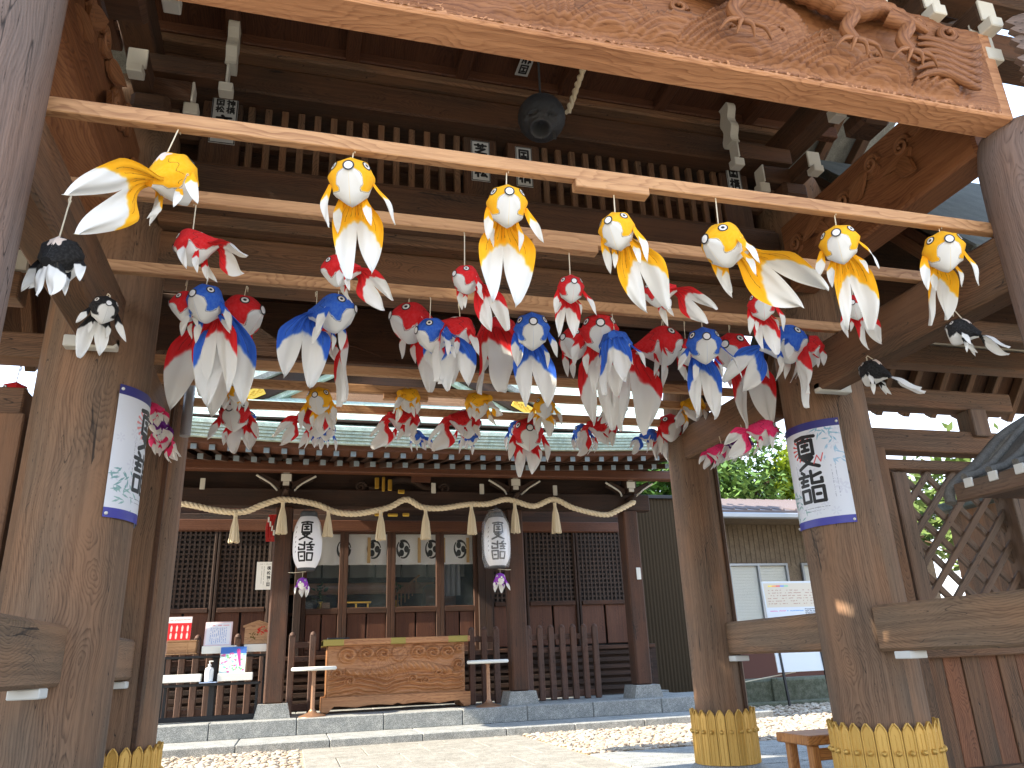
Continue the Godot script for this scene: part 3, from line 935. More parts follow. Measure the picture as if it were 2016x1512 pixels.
# ------------------------------------------------------------------ goldfish of cloth over a wire body
# colour, x, y, z, body radius, heading (deg, 0 = towards +z), tail droop (deg), tail length / radius, tail twist, nose-up pitch, y of the string's upper end, label, group
const FISH := [
	["yellow",-0.398,2.118,-2.090,0.0713,140,48,4.5,30,38,2.30,"yellow paper goldfish seen from behind, tail swept left, leftmost of front row","yellow goldfish on the front rail"],
	["yellow",0.106,2.179,-2.090,0.0729,-12,86,4.3,0,0,2.30,"yellow goldfish facing us, sunlit white tail hanging straight down, second in front row","yellow goldfish on the front rail"],
	["yellow",0.607,2.157,-2.090,0.0683,-8,86,4.8,0,2,2.30,"yellow goldfish facing us with forked tail hanging down, third in front row","yellow goldfish on the front rail"],
	["yellow",0.988,2.108,-2.090,0.0636,-48,52,4.6,10,2,2.30,"yellow goldfish facing left below the rail's splice block, middle of front row","yellow goldfish on the front rail"],
	["yellow",1.385,2.100,-2.090,0.0768,-78,26,4.6,30,-2,2.30,"yellow goldfish in profile facing left, tail streaming right, fifth in front row","yellow goldfish on the front rail"],
	["yellow",1.883,2.161,-2.090,0.0716,-45,60,4.6,10,4,2.30,"yellow goldfish facing left with long tail hanging right, sixth in front row","yellow goldfish on the front rail"],
	["yellow",2.364,2.186,-2.090,0.0769,-28,62,3.6,0,2,2.30,"yellow goldfish with spread tail lobes, rightmost of front row","yellow goldfish on the front rail"],
	["red",-0.396,2.114,-2.500,0.0622,-110,35,2.7,20,-3,2.30,"small red goldfish in profile directly under the leftmost yellow one","small red goldfish on the second rail"],
	["red",0.085,2.076,-2.500,0.0559,-95,50,3.2,10,-3,2.30,"small red goldfish half hidden behind the sunlit yellow tail","small red goldfish on the second rail"],
	["red",0.551,2.089,-2.500,0.0528,-60,58,3.8,10,0,2.30,"small red goldfish facing left, just left of the third yellow tail","small red goldfish on the second rail"],
	["red",0.968,2.091,-2.500,0.0529,-5,86,3.4,0,0,2.30,"small red goldfish facing us head-on, below the second rail's splice block","small red goldfish on the second rail"],
	["red",1.324,2.103,-2.500,0.0546,-120,48,3.6,10,-3,2.30,"small red goldfish turned away, under the middle yellow one's tail","small red goldfish on the second rail"],
	["red",1.805,2.095,-2.500,0.0588,-28,86,3.3,0,4,2.30,"small red goldfish facing us, below the profile yellow goldfish","small red goldfish on the second rail"],
	["red",2.266,2.126,-2.500,0.0525,-50,55,3.4,0,-3,2.30,"small red goldfish mostly hidden behind the sixth yellow tail","small red goldfish on the second rail"],
	["blue",-0.414,2.180,-3.070,0.0770,-32,86,5.1,0,0,2.30,"blue goldfish facing up left, leftmost of the blue ones","blue goldfish on the third rail"],
	["blue",0.119,2.180,-3.070,0.0825,65,86,4.0,0,0,2.30,"blue goldfish facing right under the sunlit yellow tail","blue goldfish on the third rail"],
	["blue",0.519,2.109,-3.070,0.0734,-70,86,3.5,0,-3,2.30,"blue goldfish facing left with round eye, beside a red one on the same string","blue goldfish on the third rail"],
	["blue",0.985,2.166,-3.070,0.0834,-12,86,3.9,0,0,2.30,"blue goldfish facing us, middle of the blue row","blue goldfish on the third rail"],
	["blue",1.391,2.112,-3.070,0.0784,150,86,3.6,0,-3,2.30,"blue goldfish turned away behind the front-facing big red one","blue goldfish on the third rail"],
	["blue",1.857,2.159,-3.070,0.0863,-20,86,3.9,0,0,2.30,"blue goldfish facing us with wide tail, second from the right of the blue ones","blue goldfish on the third rail"],
	["blue",2.338,2.203,-3.070,0.0946,58,50,3.0,10,0,2.30,"blue goldfish facing right beside the right banner, rightmost of the blue ones","blue goldfish on the third rail"],
	["red",-0.498,2.187,-3.140,0.0633,-78,86,5.6,0,-3,2.30,"red goldfish facing left, tucked behind the leftmost blue one","bright red goldfish on the third rail"],
	["red",0.664,2.151,-3.140,0.0805,120,86,3.7,0,-3,2.30,"red goldfish turned right, sharing a string with the blue round-eyed one","bright red goldfish on the third rail"],
	["red",1.346,2.217,-3.140,0.0924,-18,86,3.2,0,0,2.30,"pale red goldfish facing us between a red and a blue one","bright red goldfish on the third rail"],
	["red",2.502,2.199,-3.140,0.0814,115,86,4.1,0,-3,2.30,"red goldfish turned right behind the rightmost blue one","bright red goldfish on the third rail"],
	["red",-0.299,2.350,-3.550,0.1019,62,86,4.6,0,4,2.50,"large red goldfish facing right, behind the leftmost blue one","large red goldfish under the main lintel"],
	["red",0.037,2.297,-3.550,0.0939,-130,86,4.6,0,-3,2.50,"large red goldfish turned away, behind the blue one under the sunlit tail","large red goldfish under the main lintel"],
	["red",0.489,2.383,-3.550,0.1027,-75,86,3.4,0,4,2.50,"large red goldfish facing left, close below the third rail","large red goldfish under the main lintel"],
	["red",0.957,2.321,-3.550,0.1185,150,86,3.4,0,-3,2.50,"large red goldfish seen from behind, left of the middle blue one","large red goldfish under the main lintel"],
	["red",1.365,2.331,-3.550,0.0839,-60,86,5.2,0,2,2.50,"large red goldfish facing left, behind the pale red front-facing one","large red goldfish under the main lintel"],
	["red",1.902,2.362,-3.550,0.1066,60,86,4.4,0,4,2.50,"large red goldfish facing right with tail hanging below a rail","large red goldfish under the main lintel"],
	["red",2.034,2.326,-3.550,0.0733,-60,86,3.0,0,-3,2.50,"red goldfish peeking out left of the front-facing wide-tailed blue one","large red goldfish under the main lintel"],
	["red",2.316,2.352,-3.550,0.1063,-50,86,4.0,0,0,2.50,"large red goldfish facing left, between the two rightmost blue ones","large red goldfish under the main lintel"],
	["yellow",-0.368,2.255,-4.400,0.0580,30,86,2.3,0,-3,2.30,"small golden goldfish above a red one, leftmost of the back row","small yellow goldfish on the fifth rail"],
	["yellow",0.084,2.227,-4.400,0.0773,-20,86,2.6,0,0,2.30,"small golden goldfish facing us, second from left in the back row","small yellow goldfish on the fifth rail"],
	["yellow",0.613,2.254,-4.400,0.0736,140,60,2.3,0,-3,2.30,"small golden goldfish turned away, third from left in the back row","small yellow goldfish on the fifth rail"],
	["yellow",1.028,2.242,-4.400,0.0816,-150,45,2.4,0,-3,2.30,"small golden goldfish with tail to the right, middle of the back row","small yellow goldfish on the fifth rail"],
	["yellow",1.470,2.254,-4.400,0.0707,-5,86,2.8,0,0,2.30,"small golden goldfish facing us, right of the middle of the back row","small yellow goldfish on the fifth rail"],
	["yellow",1.976,2.262,-4.400,0.0628,100,60,2.6,0,-3,2.30,"small golden goldfish behind a long white tail, second from right in the back row","small yellow goldfish on the fifth rail"],
	["yellow",2.529,2.292,-4.400,0.0783,110,55,2.7,0,-3,2.30,"small golden goldfish beside the rear post, rightmost of the back row","small yellow goldfish on the fifth rail"],
	["red",-0.408,2.246,-4.800,0.0970,-15,86,2.7,0,0,2.30,"red goldfish facing us in the back row, nearest the left rear post","red goldfish on the sixth rail"],
	["red",0.098,2.216,-4.800,0.0899,110,50,2.9,0,-3,2.30,"red goldfish under the second golden one of the back row","red goldfish on the sixth rail"],
	["red",0.657,2.247,-4.800,0.0928,115,55,3.1,0,-3,2.30,"red goldfish under the third golden one of the back row","red goldfish on the sixth rail"],
	["red",1.063,2.250,-4.800,0.0947,110,52,3.3,0,-3,2.30,"red goldfish with tail slanting left, middle of the back row","red goldfish on the sixth rail"],
	["red",1.477,2.196,-4.800,0.1067,-10,86,2.9,0,0,2.30,"red goldfish facing us with two long tail lobes in the back row","red goldfish on the sixth rail"],
	["red",2.042,2.248,-4.800,0.0959,105,55,3.0,0,-3,2.30,"red goldfish with tail slanting left, second from right in the back row","red goldfish on the sixth rail"],
	["red",2.545,2.284,-4.800,0.0948,5,86,2.7,0,2,2.30,"red goldfish facing us against the right rear post","red goldfish on the sixth rail"],
	["blue",-0.333,2.263,-4.950,0.0486,90,86,2.4,0,-3,2.30,"tiny blue goldfish right of the red one nearest the left rear post","small blue goldfish on the rearmost rail"],
	["blue",0.159,2.202,-4.950,0.0595,40,86,2.4,0,-3,2.30,"tiny blue goldfish right of the second red one in the back row","small blue goldfish on the rearmost rail"],
	["blue",0.733,2.182,-4.950,0.0476,-60,60,2.5,0,-3,2.30,"tiny blue goldfish right of the third red one in the back row","small blue goldfish on the rearmost rail"],
	["blue",1.122,2.182,-4.950,0.0451,60,86,2.2,0,-3,2.30,"tiny blue goldfish behind the middle red one of the back row","small blue goldfish on the rearmost rail"],
	["blue",1.443,2.264,-4.950,0.0637,-30,86,3.2,0,-3,2.30,"tiny blue goldfish left of the two-lobed red one in the back row","small blue goldfish on the rearmost rail"],
	["blue",1.924,2.257,-4.950,0.0652,-20,86,2.4,0,-3,2.30,"tiny blue goldfish left of the second red one from the right","small blue goldfish on the rearmost rail"],
	["blue",2.468,2.248,-4.950,0.0594,70,50,2.8,0,-3,2.30,"tiny blue goldfish left of the red one against the right rear post","small blue goldfish on the rearmost rail"],
	["black",-0.662,1.837,-2.120,0.0586,170,86,2.4,0,37,2.03,"black goldfish seen from behind, high on the left beam","black goldfish on the side beams"],
	["black",-0.697,1.973,-2.750,0.0485,28,86,3.5,0,2,2.03,"black goldfish facing right in front of the left main post","black goldfish on the side beams"],
	["black",2.550,1.939,-2.280,0.0516,-150,48,3.2,10,30,2.03,"black goldfish with wide white tail under the right beam, nearer one","black goldfish on the side beams"],
	["black",2.550,1.955,-2.797,0.0594,-160,40,3.2,10,30,2.03,"black goldfish beside the right main post, farther one","black goldfish on the side beams"],
	["pink",2.550,1.921,-3.682,0.0724,75,40,3.0,10,-8,2.03,"pink goldfish nearest the right banner","pink and purple goldfish beside the posts"],
	["purple",2.550,1.909,-3.924,0.0608,80,55,2.3,0,-8,2.03,"purple goldfish between the two pink ones by the right rear post","pink and purple goldfish beside the posts"],
	["pink",2.550,1.927,-4.182,0.0575,70,60,2.4,0,-8,2.03,"pink goldfish nearest the right rear post","pink and purple goldfish beside the posts"],
	["pink",-0.752,2.025,-4.100,0.0417,-60,86,2.5,0,-8,2.03,"pink goldfish half hidden behind the left banner's top","pink and purple goldfish beside the posts"],
	["purple",-0.754,2.004,-4.300,0.0435,-50,86,2.5,0,-8,2.03,"purple goldfish beside the left banner","pink and purple goldfish beside the posts"],
	["pink",-0.769,1.968,-4.500,0.0566,-120,60,3.0,0,-8,2.03,"pink goldfish with tail to the right beside the left banner","pink and purple goldfish beside the posts"],
	["lilac",0.092,1.660,-9.300,0.0635,-20,86,2.8,0,2,1.85,"tiny lilac and white goldfish hanging under the left lantern","lilac goldfish below the lanterns"],
	["lilac",2.419,1.685,-9.300,0.0680,0,86,2.8,0,2,1.86,"tiny lilac and white goldfish hanging under the right lantern","lilac goldfish below the lanterns"],
	["red",-1.263,1.961,-3.750,0.0619,20,86,2.5,0,-3,2.10,"red goldfish peeking over the left wing wall beam","single"],]
const DYE := {
	"yellow": Color(0.97, 0.69, 0.03), "red": Color(0.83, 0.07, 0.09), "blue": Color(0.15, 0.36, 0.78),
	"black": Color(0.05, 0.05, 0.055), "pink": Color(0.93, 0.17, 0.42), "purple": Color(0.36, 0.05, 0.46), "lilac": Color(0.55, 0.20, 0.68),
}
const CLOTH := Color(0.88, 0.88, 0.86)
var eye_mesh: ArrayMesh
var mouth_mesh: ArrayMesh
var fin_meshes := []
var fish_mat := {}
var crumple := FastNoiseLite.new()

func cloth_mat(im: Image) -> StandardMaterial3D:
	var m := printed(im, 0.9)
	m.backlight_enabled = true
	m.backlight = Color(0.35, 0.35, 0.34)
	m.cull_mode = BaseMaterial3D.CULL_DISABLED
	return m

# dyed cloth: u from mouth to tail, v from back (0) to belly (1)
func body_print(dye: Color, sd: int, patch: bool, pale: bool) -> Image:
	var w := 160
	var h := 128
	var im := blank(w, h, CLOTH)
	var nn := noise(sd, 0.03, 2)
	var line := dye.lerp(Color(0.1, 0.1, 0.1), 0.75)
	for j in h:
		var v := (j + 0.5) / h
		for i in w:
			var s := (i + 0.5) / w
			var bd := 0.54 + 0.27 * exp(-pow((s - 0.27) / 0.15, 2.0)) + 0.26 * ramp(s, 0.48, 0.72) + 0.02 * sin(s * 34.0) + 0.02 * nn.get_noise_2d(i * 2.0, j * 2.0)
			if s < 0.06:
				bd = lerpf(0.62, bd, s / 0.06)
			var k := 1.0 - smoothstep(bd - 0.012, bd + 0.012, v)
			var cl := CLOTH.lerp(dye, k * (0.93 + 0.12 * nn.get_noise_2d(i * 3.0, j * 3.0)))
			if absf(v - bd - 0.02) < 0.008:
				cl = cl.lerp(line, 0.45)
			if patch:
				var a := atan2(v * 2.2, s - 0.52)
				var rr := Vector2((s - 0.52) * 1.0, v * 0.9).length()
				if rr < 0.13 + 0.035 * sin(a * 7.0):
					cl = Color(0.93, 0.86, 0.80)
			# brushed gill and scale marks
			if v < bd - 0.05 and absf(s - 0.60 - 0.05 * sin(v * 30.0)) < 0.006 and v > 0.2:
				cl = cl.lerp(line, 0.6)
			im.set_pixel(i, j, cl)
	return im

func tail_print(dye: Color, sd: int, black: bool) -> Image:
	var w := 128
	var h := 128
	var im := blank(w, h, CLOTH)
	var nn := noise(sd, 0.05, 2)
	for j in h:
		var v := (j + 0.5) / h
		for i in w:
			var u := absf((i + 0.5) / w * 2.0 - 1.0)
			var bd := 0.30 + 0.34 * pow(u, 1.6) + 0.03 * nn.get_noise_2d(i, j)
			if black:
				bd *= 0.62
			var k := 1.0 - smoothstep(bd - 0.03, bd + 0.035, v)
			var cl := CLOTH.lerp(dye, k * (0.95 + 0.1 * nn.get_noise_2d(i * 2.0, j * 0.5)))
			if v < bd - 0.06 and absf(fmod(u * 5.0 + 0.12 * sin(v * 9.0), 1.0) - 0.5) < 0.045 and u < 0.85:
				cl = cl.lerp(dye.lerp(Color(0.08, 0.06, 0.05), 0.7) if not black else Color(0.75, 0.68, 0.45), 0.55)
			im.set_pixel(i, j, cl)
	return im

func fin_print(dye: Color) -> Image:
	var im := blank(32, 64, CLOTH)
	for j in 64:
		for i in 32:
			var u := absf((i + 0.5) / 16.0 - 1.0)
			var k := 1.0 - smoothstep(0.22 + 0.16 * u, 0.32 + 0.16 * u, (j + 0.5) / 64.0)
			im.set_pixel(i, j, CLOTH.lerp(dye, k))
	return im

func ring_disc(rings: Array) -> ArrayMesh:
	# concentric painted discs, slightly domed, facing +z; rings = [[r, colour, z], ...]
	var b := MB.new()
	for q in rings.size() - 1:
		var r0: float = rings[q][0]
		var r1: float = rings[q + 1][0]
		b.col = rings[q][1]
		for k in 18:
			var a := TAU * k / 18
			var d := TAU * (k + 1) / 18
			b.quad(Vector3(cos(a) * r0, sin(a) * r0, rings[q][2]), Vector3(cos(a) * r1, sin(a) * r1, rings[q + 1][2]), Vector3(cos(d) * r1, sin(d) * r1, rings[q + 1][2]), Vector3(cos(d) * r0, sin(d) * r0, rings[q][2]), Vector3(cos(a) * 0.2, sin(a) * 0.2, 1).normalized())
	return b.mesh()

func make_fin(l: float, w: float, bend: float, curl: float) -> ArrayMesh:
	var b := MB.new()
	b.grid(6, 12, func(i: float, j: float) -> Vector3:
		var u := i * 2.0 - 1.0
		var hw := w * (0.22 + 0.78 * pow(sin(PI * minf(0.12 + j * 0.62, 0.5)), 1.5)) * (1.0 - pow(j, 3.5))
		return Vector3(u * hw + bend * j * j, -l * j, curl * (u * u * hw) + 0.1 * l * sin(j * 3.0) + 0.02 * l * sin(j * 9.0 + u * 3.0)))
	return b.mesh()

func body_profile(s: float) -> float:
	var ks := [0.0, 0.03, 0.09, 0.18, 0.28, 0.40, 0.55, 0.70, 0.85, 1.0]
	var rs := [0.16, 0.30, 0.53, 0.77, 0.94, 1.0, 0.90, 0.66, 0.42, 0.24]
	for k in ks.size() - 1:
		if s <= ks[k + 1]:
			var t: float = (s - ks[k]) / (ks[k + 1] - ks[k])
			return cubic_interpolate(rs[k], rs[k + 1], rs[maxi(k - 1, 0)], rs[mini(k + 2, rs.size() - 1)], t)
	return 0.3

func body_point(s: float, a: float, R: float) -> Vector3:
	# a: 0 at the back, PI at the belly
	var r := body_profile(s) * R
	var fold := fposmod(a, PI / 4.0) - PI / 8.0
	r *= lerpf(1.0, cos(PI / 8.0) / cos(fold), 1.15) * 1.03
	var bl := maxf(0.0, -cos(a))
	r *= 1.0 + 0.24 * pow(bl, 6.0) * smoothstep(0.05, 0.4, s)
	return Vector3(sin(a) * r * 0.98, cos(a) * r * (0.92 if cos(a) > 0.0 else 1.0), R * (0.95 - 2.5 * s))

func all_fish() -> void:
	eye_mesh = ring_disc([[0.0, Color(0.02, 0.02, 0.02), 0.05], [0.36, Color(0.02, 0.02, 0.02), 0.045], [0.36, Color(0.80, 0.78, 0.72), 0.045], [0.74, Color(0.8, 0.78, 0.72), 0.02], [0.74, Color(0.02, 0.02, 0.02), 0.02], [1.0, Color(0.02, 0.02, 0.02), -0.04]])
	mouth_mesh = ring_disc([[0.0, Color(0.82, 0.82, 0.80), 0.05], [0.72, Color(0.82, 0.82, 0.80), 0.03], [0.72, Color(0.03, 0.03, 0.03), 0.03], [1.0, Color(0.03, 0.03, 0.03), -0.03]])
	for q in [[1.6, 0.26, 0.15, 0.3], [1.45, 0.24, -0.12, -0.3], [1.15, 0.17, 0.05, 0.4], [1.8, 0.24, 0.3, 0.2]]:
		fin_meshes.append(make_fin(q[0], q[1], q[2], q[3]))
	crumple.seed = 5
	crumple.frequency = 1.0
	var inkm := flatm(Color(1, 1, 1), 0.6)
	inkm.vertex_color_use_as_albedo = true
	M.ink = inkm
	var sd := 100
	for k in DYE:
		sd += 7
		var dark: bool = k == "black"
		fish_mat[k] = [cloth_mat(body_print(DYE[k], sd, k in ["yellow", "red", "black"], false)), cloth_mat(tail_print(DYE[k], sd + 1, dark)), cloth_mat(fin_print(DYE[k]))]
	for row in FISH:
		fish(row)

func fish(row: Array) -> void:
	var R: float = row[4]
	var kind: String = row[0]
	var mats: Array = fish_mat[kind]
	var far: bool = R < 0.07 and row[3] < -8.0
	var t := thing("cloth_goldfish", row[11], "goldfish", Vector3(row[1], row[2], row[3]), "" if row[12] == "single" else row[12])
	t.rotation.y = deg_to_rad(row[5])
	var pitch := deg_to_rad(row[9])
	var tilt := Basis(Vector3.RIGHT, -pitch)
	var b := MB.new()
	b.grid(26, 32, func(i: float, j: float) -> Vector3:
		var q := body_point(i, j * TAU, R)
		q += q.normalized() * (R * 0.03 * crumple.get_noise_3d(q.x / R * 2.2 + row[1] * 9.0, q.y / R * 2.2, q.z / R * 1.4 + row[2] * 7.0) * sin(PI * i))
		return tilt * q, false, func(i: float, j: float) -> Vector2: return Vector2(i, absf(1.0 - absf(1.0 - 2.0 * j) - 0.0)))
	# close the snout and the tail end
	for e in [0.0, 1.0]:
		var nn: Vector3 = tilt * Vector3(0, 0, 1.0 if e < 0.5 else -1.0)
		var ci := b.vert(tilt * Vector3(0, 0, R * (0.97 - 2.5 * e)), nn, Vector2(e, 0.4))
		var last := -1
		for k in 17:
			var vi := b.vert(tilt * body_point(e, TAU * k / 16.0, R), nn, Vector2(e, 0.4))
			if last >= 0:
				b.tri_i(ci, last, vi)
			last = vi
	obj("body", b, mats[0], t)
	# painted eyes and mouth ring
	for s in [-1.0, 1.0]:
		var p := body_point(0.20, s * 1.12, R)
		var px := body_point(0.24, s * 1.12, R) - body_point(0.16, s * 1.12, R)
		var py := body_point(0.20, s * 1.25, R) - body_point(0.20, s * 1.0, R)
		var nn := px.cross(py).normalized()
		if nn.dot(p - Vector3(0, 0, R * 0.3)) < 0.0:
			nn = -nn
		var xx := px.normalized()
		var eo := obj("eye", eye_mesh, M.ink, t)
		var er := 0.23 * R
		eo.transform = Transform3D((tilt * Basis(xx, nn.cross(xx).normalized(), nn)).scaled_local(Vector3(er, er, er)), tilt * (p + nn * R * 0.02))
	var mo := obj("mouth", mouth_mesh, M.ink, t)
	mo.transform = Transform3D(tilt.scaled_local(Vector3.ONE * R * 0.25), tilt * Vector3(0, 0, R * 0.985))
	# fins: one pair from the cheeks, one from the belly
	var yaw_back := 0.0
	for q in [[0.44, 1.75, 0, 0.9], [0.62, 2.45, 2, 0.95]]:
		for s in [-1.0, 1.0]:
			var p: Vector3 = tilt * body_point(q[0], s * q[1], R)
			var fm: int = q[2] if q[2] == 2 else [0, 1, 3][rng.randi() % 3]
			var fo := obj("fin", fin_meshes[fm], mats[2], t)
			var yw: float = -deg_to_rad(row[5]) * 0.8 + s * 0.35 + rng.randf_range(-0.5, 0.5)
			var out: float = s * rng.randf_range(0.05, 0.45)
			var bk := rng.randf_range(0.0, 0.5)
			var bs := Basis(Vector3.FORWARD, -out) * Basis(Vector3.RIGHT, bk) * Basis(Vector3.UP, yw)
			fo.transform = Transform3D(bs.scaled_local(Vector3.ONE * R * rng.randf_range(1.1, 1.4) * q[3]), p * 0.97)
	# tail: a gathered, two-lobed sheet that leaves the body and falls
	var L: float = (row[7] - 0.7) * R * (1.18 if row[3] > -2.3 else (1.32 if row[3] > -3.7 else 1.25))
	var th1 := deg_to_rad(row[6])
	var th0 := maxf(pitch, minf(th1, 0.35))
	var tw := deg_to_rad(row[8]) + 1.05 * sin(deg_to_rad(row[5]))
	var W := R * rng.randf_range(0.45, 0.56) + L * rng.randf_range(0.14, 0.20)
	var ph := rng.randf() * TAU
	var fold := rng.randf_range(0.25, 0.6)
	var sway := rng.randf_range(-0.14, 0.14)
	var asym := rng.randf_range(-0.10, 0.10)
	var cen := []
	var ths := []
	var p: Vector3 = tilt * Vector3(0, 0, R * (0.95 - 2.5 * 0.85))
	for k in 25:
		var v := k / 24.0
		var th := lerpf(th0, th1, smoothstep(0.0, 0.22, v))
		cen.append(p); ths.append(th)
		p += Vector3(sway * v, -sin(th), -cos(th)) * (L / 24.0)
	var tb := MB.new()
	var v0 := rng.randf_range(0.40, 0.50)
	var spread := rng.randf_range(0.0, 0.22)
	var f := func(i: float, j: float) -> Vector3:
		var u := i * 2.0 - 1.0
		var a := absf(u)
		var v := clampf(j * (1.0 + asym * signf(u) * smoothstep(v0, 1.0, j)), 0.0, 1.0)
		var kf := v * 24.0
		var k0 := mini(int(kf), 23)
		var ce: Vector3 = (cen[k0] as Vector3).lerp(cen[k0 + 1], kf - k0)
		var th: float = ths[k0]
		var N := Vector3(0, cos(th), -sin(th))
		var S := Vector3.RIGHT
		var T := Vector3(0, -sin(th), -cos(th))
		var rot := Basis(T, tw * smoothstep(0.0, 0.4, v))
		N = rot * N
		S = rot * S
		# one sheet down to the notch, then two leaf-shaped lobes
		var hw := lerpf(R * 0.5, W, smoothstep(0.0, v0, j))
		var x := u * hw
		if j > v0:
			var tt := (j - v0) / (1.0 - v0)
			var lw := W * 0.5 * pow(1.0 - pow(tt, 1.7), 0.85)
			var lc := W * (0.5 + spread * tt - 0.10 * tt * tt)
			x = signf(u + 1e-6) * (lc + (a - 0.5) * 2.0 * lw)
		var rip := 0.11 * sin(u * 6.0 + ph + v * 4.0) * smoothstep(0.1, 0.6, v) + 0.06 * sin(u * 15.0 + ph * 2.0) * (1.0 - v) + 0.05 * sin(v * 11.0 + ph)
		return ce + S * x + N * (W * (rip - fold * pow(absf(x) / W, 1.4)))
	# an even column count keeps a column on each side of the notch
	tb.grid(14, 20, func(i: float, j: float) -> Vector3: return f.call(i * 0.49999, j), false, func(i: float, j: float) -> Vector2: return Vector2(i * 0.5, j))
	tb.grid(14, 20, func(i: float, j: float) -> Vector3: return f.call(0.50001 + i * 0.49999, j), false, func(i: float, j: float) -> Vector2: return Vector2(0.5 + i * 0.5, j))
	obj("tail", tb, mats[1], t)
	# hanging string
	var top: float = row[10] - row[2]
	if top > R:
		var sb := mb()
		sb.cyl(tilt * Vector3(0, R * 0.86, 0), Vector3(0.004, top, 0), 0.0022, 0.0022, 6)
		if not far:
			sb.tube([Vector3(0.004, top, 0), Vector3(0.011, top - 0.008, 0.004), Vector3(0.008, top - 0.03, 0.006), Vector3(0.004, top - 0.012, 0.004)], [0.0025, 0.0025, 0.0025, 0.002], 5)
		obj("string", sb, M.string, t)

# ------------------------------------------------------------------ the worship hall
var hall_root: Node3D

func hall() -> void:
	# stone steps and terrace: separate blocks with open joints
	var st := setting("stone_steps", "two granite steps and terrace in front of the hall")
	var xr := [-4.0, -3.1, -2.2, -1.35, -0.45, 0.42, 1.33, 2.20, 2.95, 3.75, 4.62, 5.35]
	for k in xr.size() - 1:
		var a: float = xr[k] + 0.003
		var b: float = xr[k + 1] - 0.003
		timber("step_block", Vector3((a + b) * 0.5, 0.035, -8.76), Vector3(b - a, 0.10, 0.72), M.granite, st, 0, 0.008)
		var sh := 0.31
		timber("terrace_edge", Vector3((a + b) * 0.5 - sh, 0.140, -9.27), Vector3(b - a, 0.21, 0.30), M.granite, st, 0, 0.008)
	timber("drain_slot", Vector3(0.7, 0.05, -9.13), Vector3(9.4, 0.075, 0.02), M.black, st, 0, 0.0)
	for j in 3:
		var z := -9.424 - 0.80 * j
		for k in xr.size() - 1:
			var a: float = xr[k] + 0.003 - 0.31 * (j % 2)
			var b: float = xr[k + 1] - 0.003 - 0.31 * (j % 2)
			timber("terrace_slab", Vector3((a + b) * 0.5, 0.138, z - 0.398), Vector3(b - a, 0.21, 0.79), M.granite, st, 0, 0.005)

	hall_root = thing("worship_hall", "dark timber shrine hall with a pale copper roof and lattice walls", "hall")
	var H := hall_root
	var cxs := [-1.72, -0.15, 2.66, 4.25]
	for x in cxs:
		var bs := mb()
		bs.plate(PackedVector2Array([Vector2(-0.19, 0), Vector2(0.19, 0), Vector2(0.155, 0.15), Vector2(-0.155, 0.15)]), 0.36, Vector3(x, 0.243, -9.68))
		var bo := timber("column", Vector3(x, 1.47, -9.5), Vector3(0.205, 2.16, 0.205), M.hall, H, 1, 0.018)
		obj("base_stone", bs, M.granite, bo)
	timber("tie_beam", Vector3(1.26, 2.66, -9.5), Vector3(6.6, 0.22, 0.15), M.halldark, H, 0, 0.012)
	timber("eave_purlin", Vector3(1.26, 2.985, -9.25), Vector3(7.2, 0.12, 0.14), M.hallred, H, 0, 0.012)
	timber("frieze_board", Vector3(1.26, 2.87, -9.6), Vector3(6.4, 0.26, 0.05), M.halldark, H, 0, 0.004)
	# bracket sets
	for x in cxs:
		for q in [[3.045, 0.105, 0.09], [2.955, 0.075, 0.07], [2.87, 0.115, 0.09], [2.80, 0.07, 0.05]]:
			var b := mb()
			b.box(Vector3(x, q[0], -9.40), Vector3(q[1] * 1.3, q[2], 0.20), 0.006)
			var o := obj("bracket_block", b, M.halldark, H)
			var w := mb()
			w.box(Vector3(x, q[0], -9.292), Vector3(q[1], q[2] * 0.95, 0.016), 0.004)
			obj("white_face", w, M.offwhite, o)
		for s in [-1.0, 1.0]:
			var b := mb()
			b.bar(Vector3(x + s * 0.06, 2.79, -9.40), Vector3(x + s * 0.30, 2.90, -9.40), 0.10, 0.08, 0.01)
			var o := obj("bracket_arm", b, M.halldark, H)
			var w := mb()
			w.tube(smooth_path([Vector3(x + s * 0.16, 2.795, -9.342), Vector3(x + s * 0.22, 2.835, -9.342), Vector3(x + s * 0.34, 2.905, -9.342)], 4), taper(9, 0.010, 0.014), 6)
			w.tube(smooth_path([Vector3(x + s * 0.10, 2.74, -9.40), Vector3(x + s * 0.14, 2.775, -9.342), Vector3(x + s * 0.17, 2.80, -9.342)], 3), taper(7, 0.012, 0.012), 6)
			obj("white_edge", w, M.offwhite, o)
		var nz := mb()
		nz.tube(smooth_path([Vector3(x, 2.68, -9.42), Vector3(x, 2.70, -9.30), Vector3(x + 0.02, 2.72, -9.22)], 4), taper(9, 0.05, 0.02), 8)
		obj("beam_nose", nz, M.halldark, H)
	for x in [-1.08, 2.24, 3.22, 1.62]:
		timber("white_charm", Vector3(x, 2.80, -9.40), Vector3(0.055, 0.13, 0.02), M.offwhite, H, 1, 0.003)
	# frog-leg strut and gilt fittings in the middle
	var kb := mb()
	for s in [-1.0, 1.0]:
		kb.tube(smooth_path([Vector3(1.25, 2.93, -9.52), Vector3(1.25 + s * 0.14, 2.90, -9.5), Vector3(1.25 + s * 0.26, 2.82, -9.48), Vector3(1.25 + s * 0.42, 2.80, -9.47)], 5), taper(16, 0.06, 0.03), 8)
		kb.tube(spiral_pts(Vector3(1.25 + s * 0.52, 2.81, -9.46), Vector3(-s, 0, 0), Vector3.UP, 0.07, 1.6, Vector3.ZERO), taper(26, 0.022, 0.01), 6)
	obj("frog_leg_strut", kb, M.halldark, H)
	var gb := mb()
